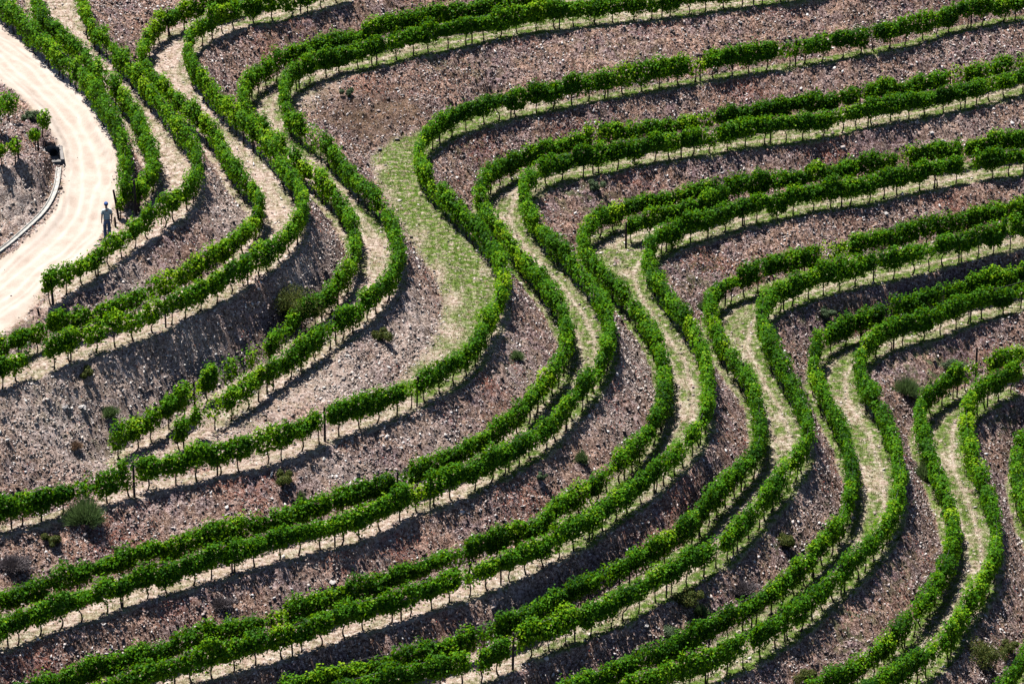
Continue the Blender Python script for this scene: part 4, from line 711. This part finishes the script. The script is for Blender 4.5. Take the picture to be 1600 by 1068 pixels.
def foliage(r, hb, ht, gaps, seed, density=760, sp=1.0, loose=0.0):
    """leaf cards of one vine row: r = centre line on the ground"""
    g = np.random.default_rng(seed)
    L = np.r_[0, np.cumsum(np.hypot(np.diff(r[:, 0]), np.diff(r[:, 1])))]; tot = L[-1]
    npl = max(1, int(round(tot/sp)))
    pc = (np.arange(npl)+.5)*tot/npl+g.normal(0, .09, npl)
    ptop = ht+.03+g.normal(0, .12, npl); pbot = hb-.03+g.normal(0, .10, npl); pw = np.clip(g.normal(.31, .05, npl), .2, .44)
    ptint = g.normal(0, .13, npl)+.16*np.sin(pc*.35+g.uniform(0, 6))*g.random(); pden = np.clip(g.normal(1, .16, npl), .45, 1.3)
    wk = g.random(npl) < .06; pden[wk] *= .32; ptint[wk] += .15; ptop[wk] -= .12
    cx_ = np.interp(pc, L, r[:, 0]); lo = loose*sst(-cx_, 6, 13)          # young, looser vines towards the left
    pden *= 1-.35*lo*g.random(npl); ptint += .13*lo; ptop += lo*g.normal(0, .10, npl); pw *= 1-.10*lo
    n = int(tot*density)
    s = g.uniform(0, tot, n)
    pi = np.abs(s[:, None]-pc[None]).argmin(1) if npl < 140 else np.searchsorted((pc[1:]+pc[:-1])/2, s)
    k = g.random(n) < pden[pi]/1.3; s = s[k]; pi = pi[k]; n = len(s)
    u = np.clip((s-pc[pi])/(sp*.5), -1.2, 1.2)
    prof = 1-(.42+.25*lo[pi])*np.abs(u)**3
    th = g.uniform(0, 2*np.pi, n); rr = np.where(g.random(n) < .62, g.uniform(.72, 1.08, n), g.uniform(.1, .8, n))
    cs = np.sign(np.cos(th))*np.abs(np.cos(th))**.75; sn = np.sign(np.sin(th))*np.abs(np.sin(th))**.75
    lump = 1+.42*(vnoise(s*1.0, th*.6, .30, seed % 97)-.5)*2
    lat = pw[pi]*prof*rr*cs*lump
    mid = (ptop+pbot)[pi]/2; hh = (ptop-pbot)[pi]/2*(1-(.26+.25*lo[pi])*np.abs(u)**3)
    hz = mid+hh*rr*sn*(1+.26*(vnoise(s, th*.3, .28, (seed*7) % 89)-.5)*2)
    up = g.random(n) < .07; hz[up & (sn > .3)] += g.uniform(.03, .24, (up & (sn > .3)).sum())
    dn = g.random(n) < .05; hz[dn & (sn < -.3)] -= g.uniform(.05, .25, (dn & (sn < -.3)).sum())
    x = np.interp(s, L, r[:, 0]); y = np.interp(s, L, r[:, 1]); z = np.interp(s, L, r[:, 2])
    tx = np.interp(s, L, np.gradient(r[:, 0], L)); ty = np.interp(s, L, np.gradient(r[:, 1], L))
    tl = np.hypot(tx, ty); tx /= tl; ty /= tl
    px = x-ty*lat; py = y+tx*lat; pz = z+hz
    keep = np.ones(n, bool)
    for a, b, c in gaps: keep &= np.hypot(x-a, y-b)+g.normal(0, .08, n) > c
    px, py, pz, tx, ty, cs, sn, pi = [q[keep] for q in (px, py, pz, tx, ty, cs, sn, pi)]; n = len(px)
    out = np.stack([-ty*cs, tx*cs, sn], 1)
    N = unit(out*.75+np.array([0, 0, .45])+g.normal(0, .48, (n, 3)))
    T = unit(g.normal(0, .6, (n, 3))+np.array([0, 0, -.6]))
    v, F = cards(np.stack([px, py, pz], 1), T, N, g.uniform(.075, .135, n), g.uniform(.065, .12, n))
    tint = np.clip(.36+ptint[pi]+g.normal(0, .17, n)+.35*(vnoise(px, pz*2+py, .35, seed % 83)-.5), 0, 1)
    # hedge heart, its shade painted in: larger, darker-tinted inner leaves standing along the row
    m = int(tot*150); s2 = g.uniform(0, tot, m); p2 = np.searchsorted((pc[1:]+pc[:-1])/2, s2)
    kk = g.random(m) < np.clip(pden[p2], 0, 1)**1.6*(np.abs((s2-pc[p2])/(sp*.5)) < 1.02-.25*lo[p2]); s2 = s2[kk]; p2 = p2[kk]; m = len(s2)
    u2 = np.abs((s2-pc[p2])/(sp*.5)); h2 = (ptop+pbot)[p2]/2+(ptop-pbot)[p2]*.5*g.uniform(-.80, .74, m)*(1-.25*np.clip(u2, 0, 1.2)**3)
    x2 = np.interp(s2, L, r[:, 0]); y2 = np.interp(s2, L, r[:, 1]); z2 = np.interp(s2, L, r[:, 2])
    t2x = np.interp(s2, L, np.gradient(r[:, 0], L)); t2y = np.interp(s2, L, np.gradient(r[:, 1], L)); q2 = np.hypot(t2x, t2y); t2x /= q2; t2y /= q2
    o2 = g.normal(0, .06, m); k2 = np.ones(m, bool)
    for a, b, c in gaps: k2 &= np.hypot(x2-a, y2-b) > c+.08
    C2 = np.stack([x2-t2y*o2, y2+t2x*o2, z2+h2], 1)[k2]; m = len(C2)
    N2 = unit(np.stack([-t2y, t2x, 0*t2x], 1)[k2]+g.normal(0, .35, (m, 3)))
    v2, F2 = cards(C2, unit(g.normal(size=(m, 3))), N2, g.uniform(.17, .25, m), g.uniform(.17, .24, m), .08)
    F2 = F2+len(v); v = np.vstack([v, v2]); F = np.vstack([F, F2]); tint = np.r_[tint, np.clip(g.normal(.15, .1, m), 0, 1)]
    return v, F, np.repeat(tint, 4), pc

def vine_row(key, hb, ht, pts, gaps, label, group, seed):
    r = smooth_rows[key]
    r = r.copy()
    c = r[len(r)//2]
    root = empty('vine_row', (c[0], c[1], c[2])); off = np.array([c[0], c[1], c[2]])
    tag(root, label, 'vine row', group)
    v, F, tint, pc = foliage(r, hb, ht, gaps, seed, loose=1.0 if key in ('L3', 'L4', 'L5', 'T0A', 'T0B') else 0.0)
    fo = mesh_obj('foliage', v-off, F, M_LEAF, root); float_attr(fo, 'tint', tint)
    L = np.r_[0, np.cumsum(np.hypot(np.diff(r[:, 0]), np.diff(r[:, 1])))]
    rr = random.Random(seed)
    def at(s): return [float(np.interp(s, L, r[:, k])) for k in range(3)]
    for s in pc[:100]:
        x, y, z = at(s)
        if any(math.hypot(x-a, y-b) < q for a, b, q in gaps): continue
        if not in_view(np.array(x), np.array(y), np.array(z), .06): continue
        z = float(ground_z(x, y))
        o = bpy.data.objects.new('trunk', rr.choice(TRUNKS)); COL.objects.link(o); o.parent = root
        o.location = (x-off[0], y-off[1], z-off[2]); x2, y2, _ = at(s+.3)
        o.rotation_euler = (rr.uniform(-.08, .08), rr.uniform(-.06, .06), math.atan2(y2-y, x2-x)+rr.choice((0, math.pi)))
        o.scale = (1.15, 1.15, (hb+.12)/.70*rr.uniform(.94, 1.1))
    s = rr.uniform(1, 3)
    wire = []
    while s < L[-1]:
        x, y, z = at(s)
        if in_view(np.array(x), np.array(y), np.array(z), .06) and not any(math.hypot(x-q[0], y-q[1]) < 1.6 for q in POSTS_LONE):
            o = bpy.data.objects.new('post', rr.choice(POSTS)); COL.objects.link(o); o.parent = root
            o.location = (x-off[0], y-off[1], float(ground_z(x, y))-off[2]); o.rotation_euler = (rr.uniform(-.03, .03), rr.uniform(-.03, .03), rr.uniform(0, 6))
            o.scale = (.8, .8, ht*rr.uniform(.84, .95))
        s += rr.uniform(4.6, 5.6)
    for hw in (hb+.12, ht-.15):
        wire.append(tube([(p[0]-off[0], p[1]-off[1], p[2]-off[2]+hw) for p in r[::2]], [.004]*len(r[::2]), 3, False))
    V, Fw = merge(wire); mesh_obj('trellis_wire', V, Fw, M_WIRE, root)
    return root
for i, (key, hb, ht, s0, s1, pts, gaps) in enumerate(ROWS):
    if key == 'R7b': continue                     # wholly outside the picture: only its terrace is built
    lab, grp = LABELS[key]
    vine_row(key, hb, ht, pts, gaps, lab, grp, 100+i)

# ---------------------------------------------------------------- single vines
def grapevine(x, y, label, h=1.5, w=.42, tint=.45, seed=1, group=None, hb=.5, post=False):
    z = float(ground_z(x, y)); g = np.random.default_rng(seed)
    root = empty('grapevine', (x, y, z)); tag(root, label, 'grapevine', group)
    n = int(420*w/.42)
    th = g.uniform(0, 2*np.pi, n); ph = np.arccos(g.uniform(-1, 1, n)); rr = g.uniform(.45, 1.05, n)
    d = np.stack([np.cos(th)*np.sin(ph), np.sin(th)*np.sin(ph), np.cos(ph)], 1)
    lump = 1+.25*np.sin(th*3+ph*2+seed)
    P = d*(rr*lump)[:, None]*np.array([w, w*.8, (h-hb)/2])+np.array([0, 0, (h+hb)/2])
    N = unit(d+np.array([0, 0, .4])+g.normal(0, .5, (n, 3)))
    v, F = cards(P, unit(g.normal(0, .6, (n, 3))+np.array([0, 0, -.6])), N, g.uniform(.09, .16, n), g.uniform(.08, .14, n))
    f = mesh_obj('foliage', v, F, M_LEAF, root); float_attr(f, 'tint', np.repeat(np.clip(tint+g.normal(0, .17, n), 0, 1), 4))
    o = bpy.data.objects.new('trunk', TRUNKS[seed % 12]); COL.objects.link(o); o.parent = root; o.scale = (1, 1, (hb+.15)/.7)
    if post:
        o = bpy.data.objects.new('post', POSTS[seed % 5]); COL.objects.link(o); o.parent = root; o.scale = (1, 1, h); o.location = (.14, .06, 0)
    return root
for k, (x, y, h, w, tint, hb, post, lab, grp) in enumerate(VINES):
    grapevine(x, y, lab, h, w, tint, 300+k, grp, hb, post)

# ---------------------------------------------------------------- shrubs
def shrub(x, y, kind, rx, ry, h, label, seed):
    z = float(ground_z(x, y)); g = np.random.default_rng(seed)
    root = empty('shrub', (x, y, z)); tag(root, label, 'shrub', 'wild shrubs on the banks')
    h = h*1.15; rx = rx*1.1; ry = ry*1.1
    mat = {'broom': M_BROOM, 'grey': M_GREYBUSH, 'dark': M_DARKBUSH, 'dry': M_DRY, 'dead': M_GREYDRY}[kind]
    if kind in ('broom', 'dead', 'dry'):            # fine upright twigs fanning from the root
        n = int(2600*max(rx, .3)/.5)
        th = g.uniform(0, 2*np.pi, n); ln = g.uniform(.0, 1, n)**.6
        lob = 1+.28*np.sin(th*3+seed)+.15*np.sin(th*5+seed*2)
        top = np.stack([np.cos(th)*ln*rx*lob, np.sin(th)*ln*ry*lob, h*(1-.5*ln**2)*g.uniform(.35, 1.08, n)], 1)+g.normal(0, .04, (n, 3))
        b = top*np.array([.25, .25, 0])+g.normal(0, .03, (n, 3))*np.array([1, 1, 0])
        q = g.uniform(.25, .75, n)[:, None]; s_ = b+(top-b)*q; T = unit(top-b); N = unit(np.cross(T, g.normal(size=(n, 3)))); B = np.cross(N, T)
        w = g.uniform(.006, .013, n)[:, None]; le = (g.uniform(.14, .32, n)*max(h, .35))[:, None]
        v = np.stack([s_-B*w, s_+B*w, s_+T*le+g.normal(0, .03, (n, 3))], 1).reshape(-1, 3)
        F = np.arange(n*3).reshape(-1, 3); rep = 3
    else:
        nc = max(5, int(9*rx/.4)); cc = g.normal(0, .42, (nc, 3))*np.array([rx, ry, h*.35])+np.array([0, 0, h*.52]); cr = g.uniform(.25, .5, nc)*min(rx, h)
        n = int(3200*max(rx, .3)/.5); ci = g.integers(0, nc, n); d = unit(g.normal(size=(n, 3)))
        P = cc[ci]+d*(cr[ci]*g.uniform(.5, 1.1, n))[:, None]; P[:, 2] = np.abs(P[:, 2])
        v, F = cards(P, unit(g.normal(size=(n, 3))+np.array([0, 0, .5])), unit(d+g.normal(0, .5, (n, 3))), g.uniform(.05, .11, n), g.uniform(.025, .05, n)); rep = 4
    f = mesh_obj('foliage', v, F, mat, root); float_attr(f, 'tint', np.repeat(np.clip(g.normal(.45, .22, n), 0, 1), rep))
    parts = []
    for k in range(6):
        a = g.uniform(0, 6.28); l = g.uniform(.35, .7)
        parts.append(tube([(0, 0, -.04), (math.cos(a)*rx*l*.3, math.sin(a)*ry*l*.3, h*.25), (math.cos(a)*rx*l, math.sin(a)*ry*l, h*.6)], [.02, .013, .006], 5))
    V, Fb = merge(parts); mesh_obj('stems', V, Fb, M_BARK, root)
    return root
for k, (x, y, kind, rx, ry, h, lab) in enumerate(SHRUBS):
    shrub(x, y, kind, rx, ry, h, lab, 500+k)

# ---------------------------------------------------------------- large rocks
def rock(x, y, s, label, seed, flat=.5):
    g = np.random.default_rng(seed)
    bm = bmesh.new(); bmesh.ops.create_icosphere(bm, subdivisions=2, radius=1)
    for v in bm.verts:
        c = v.co.copy()
        k = 1+.22*math.sin(c.x*3.1+seed)+.18*math.sin(c.y*4.3+seed*1.7)+.12*math.sin(c.z*5+seed*.6)
        v.co = Vector((round(c.x*k*2.4)/2.4*.5+c.x*k*.5, c.y*k*.7, c.z*k*flat))*s
    me = bpy.data.meshes.new('rock'); bm.to_mesh(me); bm.free(); me.materials.append(M_ROCK)
    o = bpy.data.objects.new('rock', me); COL.objects.link(o); o.location = (x, y, float(ground_z(x, y))+s*.12)
    o.rotation_euler = (g.uniform(.1, .5), g.uniform(-.3, .3), g.uniform(0, 3)); tag(o, label, 'rock', 'larger stones on the banks')
M_ROCK = simple_mat('pale_rock', (0.34, 0.31, 0.30), (0.62, 0.58, 0.55), 6, 0.7, 0.5)
for k, (x, y, s, lab) in enumerate(ROCKS):
    rock(x, y, s, lab, 700+k)

# ================================================================ beside the track
def lone_post(x, y, h, lean, label, r0=.055, cat='post', group=None):
    v, f = tube([(0, 0, -.1), (lean[0]*.5, lean[1]*.5, h*.5), (lean[0], lean[1], h)], [r0, r0*.95, r0*.85], 8)
    c, cf = tube([(lean[0]*.98, lean[1]*.98, h*.985), (lean[0], lean[1], h+.012)], [r0*.9, r0*.6], 8)
    v, f = merge([(v, f), (c, cf)])
    o = mesh_obj('post', v, f, M_POST); o.location = (x, y, float(ground_z(x, y))); tag(o, label, cat, group); return o
for x, y, h, lean, lab, r0, cat in POSTS_LONE:
    lone_post(x, y, h, lean, lab, r0, cat)

# concrete gutter: a shallow channel following the inside of the track
def gutter():
    r = resample([(x, y, 0) for x, y in GUTTER], 0.3)
    t = np.gradient(r[:, :2], axis=0); t /= np.hypot(t[:, 0], t[:, 1])[:, None]; nrm = np.stack([-t[:, 1], t[:, 0]], 1)
    prof = [(-.12, -.20), (-.12, .05), (-.09, .05), (-.06, .0), (.05, .0), (.075, .04), (.11, .04), (.11, -.20)]
    base = bil(HZ, HH, r[:, 0], r[:, 1])
    k = np.ones(9)/9; base = np.convolve(np.pad(base, 4, mode='edge'), k, 'valid')+.03
    V = []; F = []; m = len(prof)
    for i in range(len(r)):
        for a, b in prof: V.append((r[i, 0]+nrm[i, 0]*a, r[i, 1]+nrm[i, 1]*a, base[i]+b))
    for i in range(len(r)-1):
        for j in range(m-1): F.append((i*m+j, i*m+j+1, (i+1)*m+j+1, (i+1)*m+j))
    F.append(tuple(range(m))); F.append(tuple((len(r)-1)*m+j for j in range(m-1, -1, -1)))
    o = mesh_obj('gutter', V, F, M_CONC); tag(o, 'white concrete gutter curving along the inside of the dirt track', 'gutter')
gutter()
def box(x0, x1, y0, y1, z0, z1):
    v = [(x0, y0, z0), (x1, y0, z0), (x1, y1, z0), (x0, y1, z0), (x0, y0, z1), (x1, y0, z1), (x1, y1, z1), (x0, y1, z1)]
    return v, [(0, 3, 2, 1), (4, 5, 6, 7), (0, 1, 5, 4), (1, 2, 6, 5), (2, 3, 7, 6), (3, 0, 4, 7)]
def culvert():
    x, y = CULVERT; z = CUL_Z
    root = empty('culvert', (x, y, z), CUL_RZ); tag(root, 'sunken concrete drain inlet with a dark pipe mouth at the head of the gutter', 'drain')
    V, F = merge([box(-.46, .46, .32, .46, -.6, .05), box(-.46, -.32, -1.12, .317, -.6, .04), box(.32, .46, -1.12, .317, -.6, .04), box(-.317, .317, -1.12, .317, -.6, -.36), box(-.317, .317, -1.12, -1.0, -.357, -.06)])
    mesh_obj('basin', V, F, M_CONC_B, root)
    ring, fr = [], []
    for k in range(16):
        a = 2*math.pi*k/16
        for rad, yy in ((.16, .24), (.16, .318), (.125, .24), (.125, .318)): ring.append((math.cos(a)*rad+.05, yy, -.17+math.sin(a)*rad))
    for k in range(16):
        a, b = 4*k, 4*((k+1) % 16)
        fr += [(a, b, b+2, a+2), (a, a+1, b+1, b), (a+2, b+2, b+3, a+3)]
    fr.append(tuple(4*k+3 for k in range(16)))
    mesh_obj('pipe', ring, fr, M_HOLE, root)
culvert()

# ================================================================ the person standing on the track
def skin_body(name, verts, edges, radii, root_i, mat, parent, levels=2):
    me = bpy.data.meshes.new(name); me.from_pydata(verts, edges, []); me.update(); me.materials.append(mat)
    o = bpy.data.objects.new(name, me); COL.objects.link(o); o.parent = parent
    sk = o.modifiers.new('skin', 'SKIN'); sk.use_smooth_shade = True; sk.branch_smoothing = .6
    if not me.skin_vertices: me.skin_vertices.new() if hasattr(me.skin_vertices, 'new') else None
    sv = me.skin_vertices[0].data
    for i, r in enumerate(radii):
        sv[i].radius = r if isinstance(r, tuple) else (r, r); sv[i].use_root = (i == root_i)
    ss = o.modifiers.new('subsurf', 'SUBSURF'); ss.levels = levels; ss.render_levels = levels
    return o
def make_person():
    x, y = PERSON; z = float(ground_z(x, y))
    root = empty('person', (x, y, z), math.radians(14))
    tag(root, 'person seen from behind in blue cap, striped polo shirt and grey-blue jeans on the track', 'person')
    m_skin = simple_mat('tanned_skin', (0.60, 0.37, 0.27), (0.66, 0.42, 0.32), 5, 0.6)
    m_jean = simple_mat('jeans_cloth', (0.20, 0.24, 0.36), (0.30, 0.35, 0.48), 12, 0.9, 0.3)
    m_cap = simple_mat('blue_cap_cloth', (0.045, 0.10, 0.30), (0.06, 0.14, 0.38), 12, 0.85)
    m_shoe = simple_mat('shoe_leather', (0.05, 0.035, 0.03), (0.09, 0.065, 0.05), 12, 0.7)
    m_hair = simple_mat('grey_hair', (0.06, 0.05, 0.045), (0.13, 0.115, 0.10), 40, 0.8)
    m_eye = simple_mat('eye', (0.02, 0.015, 0.01), (0.03, 0.02, 0.015), 5, 0.3)
    m_belt = simple_mat('belt', (0.03, 0.02, 0.015), (0.05, 0.035, 0.025), 5, 0.6)
    ms, nt = new_mat('striped_polo'); q = NT(nt)
    w = q.n('ShaderNodeTexWave', wave_type='BANDS', bands_direction='Z'); w.inputs['Scale'].default_value = 4.4; w.inputs['Distortion'].default_value = .5
    q.l(q.n('ShaderNodeTexCoord').outputs['Object'], w.inputs['Vector'])
    c = q.ramp(w.outputs['Fac'], [(0.0, (0.22, 0.40, 0.42)), (0.20, (0.45, 0.60, 0.58)), (0.32, (0.86, 0.87, 0.80)), (1, (0.88, 0.88, 0.82))])
    b = q.n('ShaderNodeBsdfPrincipled'); q.l(c, b.inputs['Base Color']); b.inputs['Roughness'].default_value = .9
    o_ = q.n('ShaderNodeOutputMaterial'); q.l(b.outputs[0], o_.inputs[0])
    # ---- body: pelvis root, spine, neck, head, arms with hands and fingers, legs with feet (front = +Y)
    V, E, R = [], [], []
    def add(p, r, prev=None):
        V.append(p); R.append(r)
        if prev is not None: E.append((prev, len(V)-1))
        return len(V)-1
    pel = add((0, 0, .95), (.145, .10)); wa = add((0, .005, 1.10), (.135, .095), pel); ch = add((0, 0, 1.30), (.16, .105), wa)
    nb = add((0, -.01, 1.45), (.07, .06), ch); nk = add((0, .01, 1.53), (.052, .054), nb); jaw = add((0, .035, 1.585), (.060, .068), nk)
    sk_ = add((0, .02, 1.66), (.076, .092), jaw); tp = add((0, .012, 1.725), (.058, .070), sk_)
    nose = add((0, .125, 1.625), .012, jaw)
    for s in (-1, 1):
        sh = add((s*.165, -.005, 1.42), .056, ch)
        el = add((s*.205, -.035, 1.16), .040, sh)
        mid = add((s*.212, .0, 1.03), .036, el)
        wr = add((s*.215, .035, .90), .025, mid)
        pa = add((s*.215, .05, .845), (.040, .018), wr)
        kn = add((s*.215, .058, .81), (.042, .015), pa)
        for k, (dy, ln) in enumerate(((-.030, .062), (-.010, .072), (.010, .068), (.030, .052))):
            f1 = add((s*.213, .058+dy, .79), .0095, kn); f2 = add((s*(.209-.004*k), .066+dy, .79-ln*.55), .0085, f1); add((s*(.196-.004*k), .072+dy, .79-ln), .0075, f2)
        t1 = add((s*.215, .088, .85), .0105, pa); t2 = add((s*.203, .108, .815), .0095, t1); add((s*.197, .112, .79), .008, t2)
        hp = add((s*.085, 0, .90), .088, pel); kx = add((s*.092, .03 if s < 0 else -.01, .50), .056, hp)
        cf = add((s*.094, .0 if s < 0 else -.05, .34), .054, kx); an = add((s*.096, -.02 if s < 0 else -.06, .09), .036, cf)
        add((s*.105, .10 if s < 0 else .06, .035), (.042, .028), an)
    body = skin_body('body', V, E, R, 0, m_skin, root)
    # ears and eyes
    for s in (-1, 1):
        bm = bmesh.new(); bmesh.ops.create_uvsphere(bm, u_segments=10, v_segments=6, radius=.03)
        for v in bm.verts: v.co = Vector((v.co.x*.3, v.co.y*.65, v.co.z))
        me = bpy.data.meshes.new('ear'); bm.to_mesh(me); bm.free(); me.materials.append(m_skin)
        o = bpy.data.objects.new('ear', me); COL.objects.link(o); o.parent = root; o.location = (s*.078, .02, 1.64)
        bm = bmesh.new(); bmesh.ops.create_uvsphere(bm, u_segments=8, v_segments=6, radius=.011)
        me = bpy.data.meshes.new('eye'); bm.to_mesh(me); bm.free(); me.materials.append(m_eye)
        o = bpy.data.objects.new('eye', me); COL.objects.link(o); o.parent = root; o.location = (s*.031, .102, 1.655)
    bm = bmesh.new(); bmesh.ops.create_cube(bm, size=1)
    for v in bm.verts: v.co = Vector((v.co.x*.045, v.co.y*.012, v.co.z*.012))
    me = bpy.data.meshes.new('mouth'); bm.to_mesh(me); bm.free(); me.materials.append(simple_mat('lips', (0.30, 0.10, 0.08), (0.33, 0.12, 0.10), 5, .6))
    o = bpy.data.objects.new('mouth', me); COL.objects.link(o); o.parent = root; o.location = (0, .108, 1.585)
    # hair shell below the cap
    bm = bmesh.new(); bmesh.ops.create_uvsphere(bm, u_segments=20, v_segments=14, radius=1)
    for v in list(bm.verts):
        if v.co.z > .25 or (v.co.y > .35 and v.co.z < .6): bm.verts.remove(v)
    for v in bm.verts: v.co = Vector((v.co.x*.083, v.co.y*.098+.018, v.co.z*.10+1.665))
    for v in list(bm.verts):
        if v.co.z < 1.585: bm.verts.remove(v)
    me = bpy.data.meshes.new('hair'); bm.to_mesh(me); bm.free(); me.materials.append(m_hair)
    o = bpy.data.objects.new('hair', me); COL.objects.link(o); o.parent = root
    # cap: crown, brim, button
    bm = bmesh.new(); bmesh.ops.create_uvsphere(bm, u_segments=24, v_segments=16, radius=1)
    for v in list(bm.verts):
        if v.co.z < -.05: bm.verts.remove(v)
    for v in bm.verts: v.co = Vector((v.co.x*.093, v.co.y*.110+.018, v.co.z*.098+1.675))
    me = bpy.data.meshes.new('cap'); bm.to_mesh(me); bm.free(); me.materials.append(m_cap); me.polygons.foreach_set('use_smooth', np.ones(len(me.polygons), bool))
    cap = bpy.data.objects.new('cap', me); COL.objects.link(cap); cap.parent = root
    sm = cap.modifiers.new('thick', 'SOLIDIFY'); sm.thickness = .004
    Vb, Fb = [], []
    for zz in (1.672, 1.680):
        for k in range(9):
            a = math.radians(20+140*k/8)
            Vb.append((math.cos(a)*.088, math.sin(a)*.105+.018, zz)); Vb.append((math.cos(a)*.082, math.sin(a)*.175+.025, zz-.022))
    for k in range(8):
        a = 2*k; Fb += [(a, a+1, a+3, a+2), (18+a, 18+a+2, 18+a+3, 18+a+1), (a+1, 18+a+1, 18+a+3, a+3)]
    mesh_obj('brim', Vb, Fb, m_cap, cap)
    # shirt
    V, E, R = [], [], []
    hem = add((0, 0, .93), (.172, .128)); w1 = add((0, .004, 1.05), (.165, .125), hem); w2 = add((0, .0, 1.20), (.165, .126), w1); c2 = add((0, -.003, 1.34), (.165, .122), w2); co = add((0, -.008, 1.455), (.088, .076), c2)
    add((0, 0, 1.485), (.070, .066), co)
    for s in (-1, 1):
        a = add((s*.17, -.005, 1.41), .076, c2); b2 = add((s*.192, -.018, 1.28), .064, a); add((s*.200, -.024, 1.205), .060, b2)
    skin_body('shirt', V, E, R, 0, ms, root)
    # trousers
    V, E, R = [], [], []
    p0 = add((0, 0, .93), (.158, .118)); p1 = add((0, 0, .99), (.158, .116), p0)
    for s in (-1, 1):
        a = add((s*.08, -.005, .84), .108, p0); k_ = add((s*.092, .03 if s < 0 else -.01, .50), .078, a); c_ = add((s*.094, .0 if s < 0 else -.05, .30), .072, k_); add((s*.096, -.015 if s < 0 else -.06, .085), .066, c_)
    skin_body('trousers', V, E, R, 0, m_jean, root)
    # shoes
    for s in (-1, 1):
        bm = bmesh.new(); bmesh.ops.create_uvsphere(bm, u_segments=16, v_segments=10, radius=1)
        for v in bm.verts: v.co = Vector((v.co.x*.050*(1.1 if v.co.y > 0 else .9), v.co.y*.145, max(v.co.z, -.45)*.06*(1-.25*max(v.co.y, 0))))
        me = bpy.data.meshes.new('shoe'); bm.to_mesh(me); bm.free(); me.materials.append(m_shoe); me.polygons.foreach_set('use_smooth', np.ones(len(me.polygons), bool))
        o = bpy.data.objects.new('shoe', me); COL.objects.link(o); o.parent = root; o.location = (s*.10, .045 if s < 0 else .005, .032)
make_person()
